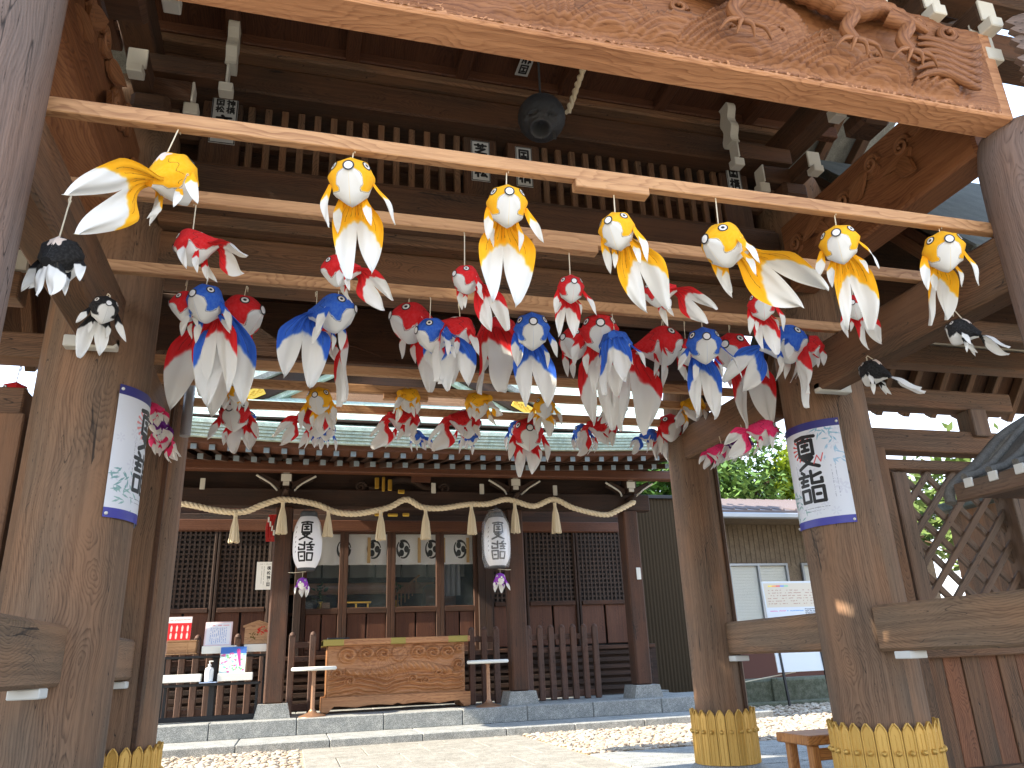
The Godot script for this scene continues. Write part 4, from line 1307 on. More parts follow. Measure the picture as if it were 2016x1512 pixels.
	for q in [[0.92, 2.85, 0.05, 0.14], [1.0, 2.84, 0.035, 0.18], [1.08, 2.83, 0.05, 0.14], [1.22, 2.75, 0.08, 0.05], [0.95, 2.465, 0.10, 0.04], [1.12, 2.46, 0.12, 0.035], [1.28, 2.465, 0.08, 0.04]]:
		gb.box(Vector3(q[0], q[1], -9.41), Vector3(q[2], q[3], 0.03), 0.012)
	obj("gilt_fitting", gb, M.goldleaf, H)
	var pqb := mb()
	pqb.box(Vector3(1.46, 2.92, -9.38), Vector3(0.24, 0.11, 0.03), 0.004)
	obj("name_plaque", pqb, M.hallred, H)
	# rafters in two tiers with pale ends
	for k in 37:
		var x := -1.95 + 0.178 * k
		var lift := 0.10 * pow(clampf(absf(x - 1.26) / 3.4, 0.0, 1.3), 2.5)
		for tier in 2:
			var rb := mb()
			var e := Vector3(x + 0.05 * tier, (2.885 if tier == 0 else 2.83) + lift, -8.17 - 0.20 * tier)
			rb.bar(e, Vector3(e.x, e.y + 0.30, -9.7), 0.055, 0.055, 0.003)
			var o := obj("rafter", rb, M.hall, H)
			var w := mb()
			w.bar(e + Vector3(0, -0.004, 0.014), e + Vector3(0, -0.003, 0.002), 0.057, 0.057, 0.002)
			obj("pale_end", w, M.raftend, o)
	# eave: brown fascia, then layered copper edge, then the roof in stepped courses
	var eave := func(x: float) -> float: return 0.10 * pow(clampf(absf(x - 1.26) / 3.4, 0.0, 1.3), 2.5)
	var layers := [[2.915, 2.965, -8.13, M.hallred], [2.968, 2.997, -8.07, M.copper], [3.001, 3.029, -8.055, M.copper], [3.033, 3.061, -8.04, M.copper], [3.065, 3.093, -8.028, M.copper], [3.097, 3.128, -8.015, M.copper]]
	for l in layers:
		var b := mb()
		var n := 30
		for k in n:
			var xa := -2.05 + 6.85 * k / n
			var xb := -2.05 + 6.85 * (k + 1) / n
			var ya: float = eave.call(xa)
			var yb: float = eave.call(xb)
			var z: float = l[2]
			b.quad(Vector3(xa, l[0] + ya, z), Vector3(xb, l[0] + yb, z), Vector3(xb, l[1] + yb, z), Vector3(xa, l[1] + ya, z), Vector3.BACK)
			b.quad(Vector3(xa, l[0] + ya, z), Vector3(xb, l[0] + yb, z), Vector3(xb, l[0] + yb, z - 0.3), Vector3(xa, l[0] + ya, z - 0.3), Vector3.DOWN)
			b.quad(Vector3(xa, l[1] + ya, z), Vector3(xb, l[1] + yb, z), Vector3(xb, l[1] + yb, z - 0.3), Vector3(xa, l[1] + ya, z - 0.3), Vector3.UP)
		obj("fascia" if l[3] == M.hallred else "copper_edge", b, l[3], H)
	var rf := mb()
	var courses := 30
	for j in courses:
		var t0 := float(j) / courses
		var t1 := float(j + 1) / courses
		var z0 := -8.02 - 4.6 * t0
		var z1 := -8.02 - 4.6 * t1
		var y0 := 3.13 + 3.3 * t0 * (0.82 + 0.18 * t0)
		var y1 := 3.13 + 3.3 * t1 * (0.82 + 0.18 * t1)
		for k in 24:
			var xa := -2.05 + 6.85 * k / 24.0
			var xb := -2.05 + 6.85 * (k + 1) / 24.0
			var fa: float = eave.call(xa) * (1.0 - t0)
			var fb: float = eave.call(xb) * (1.0 - t0)
			var nn := Vector3(0, z0 - z1, y1 - y0).normalized()
			rf.quad(Vector3(xa, y0 + fa + 0.012, z0), Vector3(xb, y0 + fb + 0.012, z0), Vector3(xb, y1 + fb, z1), Vector3(xa, y1 + fa, z1), nn)
			rf.quad(Vector3(xa, y0 + fa, z0), Vector3(xb, y0 + fb, z0), Vector3(xb, y0 + fb + 0.012, z0), Vector3(xa, y0 + fa + 0.012, z0), Vector3.BACK)
	obj("copper_roof", rf, M.copper, H)
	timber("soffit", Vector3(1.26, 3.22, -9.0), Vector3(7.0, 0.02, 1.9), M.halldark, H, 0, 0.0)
	var sof: MeshInstance3D = H.get_node("soffit")
	sof.position = Vector3(0, 0, 0)
	timber("roof_back", Vector3(1.26, 4.6, -13.2), Vector3(7.0, 3.3, 0.2), M.halldark, H, 0, 0.0)
	# dormer gable: verge, boards with gilt plates
	for s in [-1.0, 1.0]:
		var ap := Vector3(1.05, 4.72, 0)
		var ft := Vector3(1.05 + s * 2.15, 3.58, 0)
		for q in [[-8.86, 0.16, 0.10, 0.30, M.copper], [-8.92, 0.06, 0.07, 0.0, M.tile], [-8.97, -0.10, 0.20, 0.0, M.halldark], [-9.02, -0.24, 0.06, 0.0, M.copper]]:
			var b := mb()
			var dz: float = 0.10 + q[3]
			var up := Vector3(0, 0, 1)
			b.bar(ap + Vector3(0, q[1], q[0] - q[3]), ft + Vector3(0, q[1], q[0] - q[3]), q[2], dz, 0.006, up)
			obj("gable_verge" if q[4] != M.halldark else "bargeboard", b, q[4], H)
		for t in [0.30, 0.80]:
			var c := ap.lerp(ft, t) + Vector3(0, -0.10, -8.90)
			var gbz := mb()
			var dirv := (ft - ap).normalized()
			gbz.bar(c - dirv * 0.24, c + dirv * 0.24, 0.12, 0.012, 0.004, Vector3(0, 0, 1))
			for e in 6:
				gbz.tube(spiral_pts(c + dirv * (-0.2 + 0.08 * e) + Vector3(0, 0, 0.01), dirv, Vector3.UP, 0.038, 1.4, Vector3.ZERO), taper(26, 0.010, 0.005), 5)
			obj("gilt_plate", gbz, M.goldleaf, H)
	var gi := mb()
	gi.plate(PackedVector2Array([Vector2(-1.0, 3.45), Vector2(3.1, 3.45), Vector2(1.05, 4.6)]), 0.05, Vector3(0, 0, -9.25))
	obj("gable_infill", gi, M.hall, H)
	timber("gable_beam", Vector3(1.05, 3.80, -9.12), Vector3(2.4, 0.16, 0.12), M.orange, H, 0)
	timber("gable_beam", Vector3(1.05, 3.60, -9.12), Vector3(2.9, 0.10, 0.12), M.metal, H, 0)
	hall_front()

func lattice_panel(called: String, x0: float, x1: float, y0: float, y1: float, z: float, pitch: float, w: float, parent: Node) -> void:
	var b := mb()
	var n := int((x1 - x0) / pitch)
	for k in n + 1:
		b.box(Vector3(lerpf(x0, x1, float(k) / n), (y0 + y1) * 0.5, z), Vector3(w, y1 - y0, 0.02), 0.0, 1)
	n = int((y1 - y0) / pitch)
	for k in n + 1:
		b.box(Vector3((x0 + x1) * 0.5, lerpf(y0, y1, float(k) / n), z - 0.006), Vector3(x1 - x0, w, 0.02), 0.0, 0)
	var o := obj(called, b, M.hallat, parent)

func hall_front() -> void:
	var H := hall_root
	var z := -11.2
	# wall posts, rails
	for x in [-1.75, -0.28, 0.06, 2.62, 2.72, 4.95]:
		timber("wall_post", Vector3(x, 1.62, z), Vector3(0.10, 2.0, 0.14), M.halldark, H, 1)
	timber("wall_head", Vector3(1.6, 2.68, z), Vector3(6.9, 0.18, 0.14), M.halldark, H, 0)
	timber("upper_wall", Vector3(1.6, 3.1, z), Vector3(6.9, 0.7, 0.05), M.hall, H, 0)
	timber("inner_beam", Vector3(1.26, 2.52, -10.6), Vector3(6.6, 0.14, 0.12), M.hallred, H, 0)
	# lattice bays
	for r in [[-1.72, -1.02], [-1.01, -0.31], [2.76, 3.28], [3.29, 4.09], [4.10, 4.92]]:
		var f := Node3D.new()
		f.name = "lattice_shutter"
		H.add_child(f, true)
		lattice_panel("lattice", r[0] + 0.035, r[1] - 0.035, 1.53, 2.55, z + 0.02, 0.062, 0.026, f)
		timber("stile", Vector3(r[0] + 0.018, 1.75, z + 0.03), Vector3(0.034, 1.7, 0.05), M.halldark, f, 1)
		timber("stile", Vector3(r[1] - 0.018, 1.75, z + 0.03), Vector3(0.034, 1.7, 0.05), M.halldark, f, 1)
		timber("mid_rail", Vector3((r[0] + r[1]) * 0.5, 1.50, z + 0.031), Vector3(r[1] - r[0] - 0.10, 0.06, 0.05), M.hall, f, 0)
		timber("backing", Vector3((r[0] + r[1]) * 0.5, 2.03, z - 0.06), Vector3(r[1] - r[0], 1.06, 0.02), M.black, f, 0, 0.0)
		var np := 2
		for k in np:
			var wv: float = (r[1] - r[0]) / np
			timber("panel", Vector3(r[0] + wv * (k + 0.5), 1.20, z + 0.0), Vector3(wv - 0.03, 0.56, 0.03), M.hallred, f, 1)
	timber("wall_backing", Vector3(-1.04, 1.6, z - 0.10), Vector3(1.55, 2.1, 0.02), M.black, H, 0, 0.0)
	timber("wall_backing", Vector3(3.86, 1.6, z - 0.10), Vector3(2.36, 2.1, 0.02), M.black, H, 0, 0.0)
	# four glazed sliding doors in the middle
	var dx := [0.11, 0.66, 1.32, 2.02, 2.57]
	for k in 4:
		var a: float = dx[k]
		var b: float = dx[k + 1]
		var f := Node3D.new()
		f.name = "glazed_door"
		H.add_child(f, true)
		timber("stile", Vector3(a + 0.03, 1.72, z), Vector3(0.06, 1.68, 0.05), M.hall, f, 1)
		timber("stile", Vector3(b - 0.03, 1.72, z), Vector3(0.06, 1.68, 0.05), M.hall, f, 1)
		timber("head", Vector3((a + b) * 0.5, 2.54, z), Vector3(b - a - 0.12, 0.06, 0.05), M.hall, f, 0)
		timber("lock_rail", Vector3((a + b) * 0.5, 1.46, z), Vector3(b - a - 0.12, 0.08, 0.05), M.hall, f, 0)
		timber("sill", Vector3((a + b) * 0.5, 0.92, z), Vector3(b - a - 0.12, 0.08, 0.05), M.hall, f, 0)
		for q in 2:
			var wv := (b - a - 0.12) / 2.0
			timber("panel", Vector3(a + 0.06 + wv * (q + 0.5), 1.19, z - 0.008), Vector3(wv - 0.02, 0.46, 0.02), M.hallred, f, 1)
		timber("pane", Vector3((a + b) * 0.5, 2.0, z - 0.01), Vector3(b - a - 0.12, 1.0, 0.006), M.glass, f, 1, 0.0)
	# veranda and its slatted front
	timber("veranda_floor", Vector3(1.6, 0.86, -10.85), Vector3(6.7, 0.05, 0.7), M.hall, H, 0)
	timber("veranda_back", Vector3(1.6, 0.56, -10.62), Vector3(6.8, 0.62, 0.03), M.halldark, H, 0, 0.0)
	for k in 6:
		timber("veranda_slat", Vector3(1.6, 0.34 + 0.09 * k, -10.55), Vector3(6.6, 0.055, 0.03), M.halldark, H, 0, 0.004)
	# the room behind: floor, side, back, ceiling
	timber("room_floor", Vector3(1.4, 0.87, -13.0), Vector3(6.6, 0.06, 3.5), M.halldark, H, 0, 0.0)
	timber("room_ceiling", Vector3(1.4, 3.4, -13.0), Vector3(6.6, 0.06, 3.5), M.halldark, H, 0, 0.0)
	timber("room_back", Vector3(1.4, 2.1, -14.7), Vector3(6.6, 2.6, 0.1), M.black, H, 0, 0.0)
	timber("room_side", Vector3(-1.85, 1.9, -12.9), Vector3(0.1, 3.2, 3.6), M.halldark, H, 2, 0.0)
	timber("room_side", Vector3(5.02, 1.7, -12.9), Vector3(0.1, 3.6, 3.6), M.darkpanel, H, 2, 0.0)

# three-comma crest
func crest(im: Image, c: Vector2, r: float) -> void:
	for y in range(int(c.y - r - 2), int(c.y + r + 2)):
		for x in range(int(c.x - r - 2), int(c.x + r + 2)):
			if x < 0 or y < 0 or x >= im.get_width() or y >= im.get_height():
				continue
			var d := Vector2(x, y) - c
			if d.length() > r:
				continue
			var ink := false
			for k in 3:
				var a := TAU * k / 3.0
				var hc := Vector2(cos(a), sin(a)) * r * 0.46
				if (d - hc).length() < r * 0.34:
					ink = true
				var rel := fposmod(atan2(d.y, d.x) - a, TAU)
				if rel < 1.95 and d.length() > r * lerpf(0.62, 0.86, rel / 1.95) and d.length() < r * 0.97:
					ink = true
			if ink:
				im.set_pixel(x, y, Color(0.10, 0.08, 0.08))

func paper_on(called: String, label: String, cat: String, im: Image, ce: Vector3, w: float, h: float, tiltx := 0.0, turn := 0.0, th := 0.006, grp := "") -> MeshInstance3D:
	# printed sheet: front carries the print, body is card
	var b := MB.new()
	b.quad(Vector3(-w / 2, -h / 2, th), Vector3(w / 2, -h / 2, th), Vector3(w / 2, h / 2, th), Vector3(-w / 2, h / 2, th), Vector3.BACK, Vector2(0, 1), Vector2(1, 1), Vector2(1, 0), Vector2(0, 0))
	var o := obj(called, b, printed(im, 0.55), self)
	o.transform = Transform3D(Basis(Vector3.UP, turn) * Basis(Vector3.RIGHT, tiltx), ce)
	tag(o, label, cat, grp)
	var k := MB.new()
	k.box(Vector3(0, 0, th * 0.5 - 0.001), Vector3(w, h, th - 0.002), 0.0)
	obj("backing", k, M.paper, o)
	return o

func scribble(im: Image, r: Rect2, rows: int, cl: Color, dens := 0.7, vertical := false) -> void:
	var n := rows
	for k in n:
		if vertical:
			var x := r.position.x + r.size.x * (k + 0.5) / n
			var y := r.position.y
			while y < r.end.y:
				var l := rng.randf_range(2, 5)
				if rng.randf() < dens:
					seg(im, Vector2(x, y), Vector2(x + rng.randf_range(-1, 1), y + l * 0.6), 1.6, 1.6, cl)
				y += l
		else:
			var y := r.position.y + r.size.y * (k + 0.5) / n
			var x := r.position.x
			while x < r.end.x:
				var l := rng.randf_range(2, 6)
				if rng.randf() < dens:
					seg(im, Vector2(x, y), Vector2(x + l * 0.6, y + rng.randf_range(-1, 1)), 1.6, 1.6, cl)
				x += l

# ------------------------------------------------------------------ things on and in front of the hall
func lantern_print() -> Image:
	var im := blank(512, 320, Color(0.90, 0.90, 0.91))
	for k in 2:
		var ox := 64 + 256 * k
		glyph(im, "natsu", Rect2(ox - 44, 40, 88, 112), 11)
		glyph(im, "mairu", Rect2(ox - 48, 166, 96, 116), 10)
		for q in 6:
			seg(im, Vector2(ox + 66, 70 + 30 * q), Vector2(ox + 70, 78 + 30 * q), 5, 4, Color(0.3, 0.3, 0.32))
	return im

func hall_small_things() -> void:
	# sacred rope with tassels
	var rope_p := [Vector3(-1.72, 2.6, -9.34), Vector3(-1.23, 2.54, -9.30), Vector3(-0.87, 2.47, -9.30), Vector3(-0.60, 2.46, -9.30), Vector3(-0.38, 2.55, -9.30), Vector3(-0.16, 2.61, -9.30), Vector3(0.19, 2.56, -9.30), Vector3(0.43, 2.47, -9.30), Vector3(0.66, 2.45, -9.30), Vector3(0.90, 2.49, -9.30), Vector3(1.08, 2.54, -9.30), Vector3(1.27, 2.63, -9.30), Vector3(1.46, 2.54, -9.30), Vector3(1.71, 2.53, -9.30), Vector3(2.03, 2.58, -9.30), Vector3(2.29, 2.59, -9.30), Vector3(2.55, 2.65, -9.30), Vector3(2.88, 2.57, -9.30), Vector3(3.16, 2.66, -9.30), Vector3(3.43, 2.55, -9.30), Vector3(3.84, 2.47, -9.30), Vector3(4.06, 2.54, -9.30), Vector3(4.29, 2.65, -9.32)]
	var rt := thing("sacred_rope", "thick twisted straw rope with tassels strung across the hall's columns", "rope", Vector3.ZERO)
	var path := smooth_path(rope_p, 14)
	for s in 3:
		var pts := []
		var len := 0.0
		for k in path.size():
			if k > 0:
				len += (path[k] - path[k - 1]).length()
			var a := len * 40.0 + TAU * s / 3.0
			var tn: Vector3 = (path[mini(k + 1, path.size() - 1)] - path[maxi(k - 1, 0)]).normalized()
			var side := tn.cross(Vector3.BACK).normalized()
			pts.append(path[k] + side * (sin(a) * 0.018) + Vector3.BACK * (cos(a) * 0.018))
		var b := mb()
		b.tube(pts, taper(pts.size(), 0.0205, 0.0205), 7)
		obj("strand", b, M.straw, rt)
	for q in [[-0.68, 2.44, 2.10], [-0.17, 2.57, 2.20], [0.35, 2.48, 2.17], [0.96, 2.49, 2.13], [1.50, 2.51, 2.14], [2.07, 2.57, 2.20], [2.63, 2.60, 2.22], [3.16, 2.61, 2.22]]:
		var b := mb()
		var c := Vector3(q[0], 0, -9.27)
		b.cyl(c + Vector3(0, q[1], 0), c + Vector3(0, q[1] - 0.07, 0), 0.022, 0.02, 8)
		for k in 26:
			var a := TAU * k / 26.0 + rng.randf() * 0.2
			var r := 0.062 * sqrt(rng.randf_range(0.4, 1.0))
			b.tube([c + Vector3(cos(a) * 0.014, q[1] - 0.05, sin(a) * 0.014), c + Vector3(cos(a) * r * 0.6, q[1] - 0.16, sin(a) * r * 0.6), c + Vector3(cos(a) * r, q[2] + rng.randf_range(0.0, 0.015), sin(a) * r)], [0.006, 0.010, 0.009], 5)
		obj("tassel", b, M.straw, rt)
	# paper lanterns
	var lim := printed(lantern_print(), 0.7)
	lim.backlight_enabled = true
	lim.backlight = Color(0.3, 0.3, 0.3)
	for q in [[0.13, 2.115, "white paper lantern lettered in black, beside the left porch column"], [2.40, 2.125, "white paper lantern in a plastic cover, beside the right porch column"]]:
		var t := thing("paper_lantern", q[2], "lantern", Vector3(q[0], q[1], -9.33), "white lettered lanterns")
		var b := MB.new()
		var prof := []
		for k in 41:
			var v := k / 40.0
			var e := pow(absf(2.0 * v - 1.0), 3.2)
			prof.append([0.165 * (1.0 - 0.42 * e) + 0.0022 * sin(v * 40.0 * PI), -0.295 + 0.59 * v])
		b.lathe(Vector3.ZERO, prof, 40)
		var bo := obj("shade", b, lim, t)
		bo.rotation.y = deg_to_rad(128)
		var r2 := MB.new()
		r2.lathe(Vector3.ZERO, [[0.0, 0.36], [0.09, 0.355], [0.098, 0.34], [0.098, 0.285]], 28)
		r2.lathe(Vector3.ZERO, [[0.098, -0.28], [0.098, -0.315], [0.085, -0.325], [0.0, -0.326]], 28)
		r2.tube([Vector3(-0.08, 0.35, 0), Vector3(0, 0.44, 0), Vector3(0.08, 0.35, 0)], [0.005, 0.005, 0.005], 6)
		obj("rim", r2, M.iron, t)
		var hk := MB.new()
		hk.cyl(Vector3(0, 0.43, 0), Vector3(0, 0.52, 0), 0.004, 0.004, 6)
		obj("hook", hk, M.iron, t)
		var side := -0.28 if q[0] < 1.0 else 0.26
		var cb := MB.new()
		cb.tube([Vector3(0, -0.33, 0), Vector3(side * 0.5, -0.335, -0.05), Vector3(side, -0.325, -0.10)], [0.004, 0.004, 0.004], 5)
		obj("guy_cord", cb, M.string, t)
		if q[0] > 1.0:
			var pl := MB.new()
			pl.lathe(Vector3(-0.012, 0, 0), [[0.07, 0.40], [0.12, 0.33], [0.172, 0.22], [0.180, 0.0], [0.178, -0.2], [0.15, -0.31]], 22)
			var pm := flatm(Color(0.9, 0.92, 0.94, 0.16), 0.08)
			pm.transparency = BaseMaterial3D.TRANSPARENCY_ALPHA
			obj("plastic_cover", pl, pm, t)
	# offering box
	offering_box()
	# low picket barriers on the terrace
	for r in [[2.20, 2.52, 3, "low timber picket barrier between the offering box and the right column"], [2.80, 3.86, 8, "low timber picket barrier right of the right porch column"], [-1.62, -0.30, 10, "low timber picket barrier behind the amulet tables"], [0.02, 0.26, 2, "short two-post picket barrier left of the offering box"]]:
		var t := thing("picket_barrier", r[3], "barrier", Vector3((r[0] + r[1]) * 0.5, 0.245, -10.0), "low picket barriers before the hall")
		var w: float = r[1] - r[0]
		for k in int(r[2]):
			var x := lerpf(-w / 2, w / 2, k / (r[2] - 1.0))
			var b := mb()
			b.box(Vector3(x, 0.44, 0), Vector3(0.075, 0.88, 0.055), 0.008, 1)
			b.tube([Vector3(x, 0.87, 0), Vector3(x, 0.895, 0), Vector3(x, 0.91, 0)], [0.036, 0.030, 0.010], 10)
			obj("picket", b, M.picket, t)
		timber("rail", Vector3(0, 0.76, -0.035), Vector3(w + 0.05, 0.07, 0.03), M.picket, t, 0)
		timber("rail", Vector3(0, 0.60, -0.035), Vector3(w + 0.05, 0.06, 0.03), M.picket, t, 0)
		timber("foot_rail", Vector3(0, 0.07, -0.035), Vector3(w + 0.05, 0.08, 0.04), M.picket, t, 0)
	# round white pedestal tables
	for q in [[0.27, "round white pedestal table left of the offering box"], [2.25, "round white pedestal table right of the offering box"]]:
		var t := thing("pedestal_table", q[1], "table", Vector3(q[0], 0.245, -9.36), "white pedestal tables")
		var a := MB.new()
		a.lathe(Vector3.ZERO, [[0.0, 0.47], [0.235, 0.47], [0.245, 0.48], [0.245, 0.50], [0.235, 0.51], [0.0, 0.512]], 32)
		obj("table_top", a, M.white, t)
		var p := MB.new()
		p.lathe(Vector3.ZERO, [[0.15, 0.0], [0.145, 0.012], [0.05, 0.04], [0.024, 0.08], [0.022, 0.45], [0.04, 0.472]], 20)
		obj("stem", p, flatm(Color(0.60, 0.46, 0.36), 0.4, 0.5), t)
	amulet_tables()
	curtain()
	altar_room()
	# notice on the lattice, red charm on the column, tag on the far column
	var im := blank(96, 150, Color(0.86, 0.86, 0.84))
	glyph(im, "bridge", Rect2(56, 24, 18, 20), 2.5); glyph(im, "pine", Rect2(56, 50, 18, 20), 2.5); glyph(im, "shrine", Rect2(56, 76, 18, 20), 2.5); glyph(im, "box", Rect2(56, 112, 18, 20), 2.5)
	seg(im, Vector2(60, 104), Vector2(70, 104), 2.5, 2.5, Color(0.1, 0.1, 0.1))
	scribble(im, Rect2(22, 24, 24, 100), 2, Color(0.35, 0.35, 0.36), 0.8, true)
	scribble(im, Rect2(10, 8, 76, 8), 1, Color(0.1, 0.1, 0.1), 0.5)
	paper_on("notice_sheet", "white paper notice with vertical black lettering on the left lattice", "notice", im, Vector3(-0.37, 1.92, -10.98), 0.23, 0.36)
	var ch := thing("straw_charm", "red and white woven charm hung on the left porch column", "charm", Vector3(-0.29, 2.28, -9.36))
	var cb := MB.new()
	for k in 7:
		var a := k * 0.5
		cb.tube(smooth_path([Vector3(-0.02 + 0.012 * k, 0.16, 0), Vector3(-0.05 + 0.012 * k, 0.02, 0.012 * (k % 2)), Vector3(-0.04 + 0.014 * k, -0.15, 0)], 4), taper(9, 0.009, 0.006), 5)
	obj("braid", cb, flatm(Color(0.66, 0.12, 0.10), 0.8), ch)
	var cw := MB.new()
	for k in 4:
		cw.box(Vector3(-0.03 + 0.022 * k, 0.10 - 0.05 * k, 0.016), Vector3(0.018, 0.06, 0.004), 0.0)
	obj("paper_strip", cw, M.white, ch)
	var wt := timber("wall_tag", Vector3(0, 0, 0), Vector3(0.06, 0.15, 0.012), M.white, self, 1, 0.004)
	wt.position = Vector3(4.29, 1.73, -9.39)
	tag(wt, "small white plastic tag on the hall's rightmost column", "tag")
	var br := timber("box_pen", Vector3.ZERO, Vector3(0.26, 0.02, 0.10), M.iron, self, 0, 0.004)
	br.position = Vector3(0.55, 1.062, -9.9)
	tag(br, "flat dark tray lying on the offering box's lid", "tray")

func offering_box() -> void:
	var t := thing("offering_box", "large carved wooden offering box with chrysanthemum and dragon relief", "offering box", Vector3(1.235, 0.245, -9.95))
	timber("lid", Vector3(0, 0.765, 0.0), Vector3(1.74, 0.07, 0.62), M.boxwood, t, 0, 0.008)
	for x in [-0.75, 0.0, 0.72]:
		timber("lid_fitting", Vector3(x, 0.765, 0.0), Vector3(0.24 if x != 0.0 else 0.18, 0.074, 0.626), flatm(Color(0.62, 0.56, 0.30), 0.5, 0.5), t, 0, 0.006)
	timber("case", Vector3(0, 0.44, 0.0), Vector3(1.62, 0.58, 0.50), M.boxwood, t, 0, 0.006)
	# plinth with a scalloped lower edge
	var p := PackedVector2Array([Vector2(-0.86, 0.02), Vector2(-0.86, 0.17), Vector2(0.86, 0.17), Vector2(0.86, 0.02), Vector2(0.78, 0.02)])
	for k in 25:
		var x := 0.72 - 1.44 * k / 24.0
		p.append(Vector2(x, 0.055 + 0.022 * absf(sin(x * 6.5)) + (0.03 if absf(x) < 0.05 else 0.0)))
	p.append(Vector2(-0.78, 0.02))
	var b := mb()
	b.plate(p, 0.03, Vector3(0, 0, 0.285))
	obj("plinth", b, M.boxwood, t)
	for x in [-0.82, 0.82]:
		timber("foot", Vector3(x, 0.085, 0.0), Vector3(0.07, 0.165, 0.56), M.boxwood, t, 2)
	# relief front
	var cents := []
	for q in [[-0.58, 0.62, 0.10], [-0.36, 0.63, 0.085], [-0.17, 0.63, 0.08], [0.25, 0.64, 0.085], [0.42, 0.62, 0.085], [0.60, 0.62, 0.08], [0.74, 0.66, 0.06], [0.73, 0.48, 0.07], [-0.70, 0.42, 0.06], [-0.55, 0.34, 0.06], [0.18, 0.34, 0.055], [0.48, 0.40, 0.06], [0.33, 0.31, 0.05]]:
		cents.append(q)
	var nn := noise(171, 1.0, 2)
	var f := func(i: float, j: float) -> Vector3:
		var x := lerpf(-0.80, 0.80, i)
		var y := lerpf(0.18, 0.725, j)
		var d := 0.0
		for c in cents:
			var dx: float = (x - c[0]) / c[2]
			var dy: float = (y - c[1]) / (c[2] * 0.8)
			var r := sqrt(dx * dx + dy * dy)
			if r < 1.25:
				var a := atan2(dy, dx)
				var sp := 0.5 + 0.5 * cos(a - r * 8.5)
				d = maxf(d, (1.0 - ramp(r, 0.95, 1.25)) * (0.018 + 0.040 * sp))
		var wv := 0.5 + 0.5 * cos(TAU * (y - 0.045 * absf(sin(x * 4.6 + 0.6)) - 0.03 * nn.get_noise_2d(x * 3.0, y * 3.0)) / 0.050)
		d = maxf(d, 0.030 * wv * (1.0 - ramp(y, 0.34, 0.46)) + 0.004 * wv)
		# dragon: rough body across the middle
		var cy := 0.45 + 0.035 * sin(x * 6.0 + 0.5)
		var bd := absf(y - cy) / (0.055 * (1.0 - 0.5 * absf(x - 0.1)))
		if bd < 1.0 and x > -0.6 and x < 0.66:
			d = maxf(d, 0.065 * sqrt(1.0 - bd * bd) * (0.8 + 0.2 * cos(x * 90.0 + y * 60.0)))
		# chrysanthemum
		var q := Vector2(x - 0.02, y - 0.625)
		var rr := q.length()
		if rr < 0.095:
			d = 0.016 + 0.012 * absf(cos(atan2(q.y, q.x) * 8.0)) * ramp(rr, 0.012, 0.03) * (1.0 - ramp(rr, 0.08, 0.095))
		var ed := minf(minf(i, 1.0 - i) * 30.0, minf(j, 1.0 - j) * 12.0)
		return Vector3(x, y, 0.252 + d * clampf(ed, 0.0, 1.0) + 0.002 * nn.get_noise_2d(x * 30.0, y * 30.0))
	var g := mb()
	g.grid(260, 96, f, false, func(i: float, j: float) -> Vector2: return Vector2(i * 0.4, j * 0.9))
	obj("carved_front", g, M.boxwood, t)

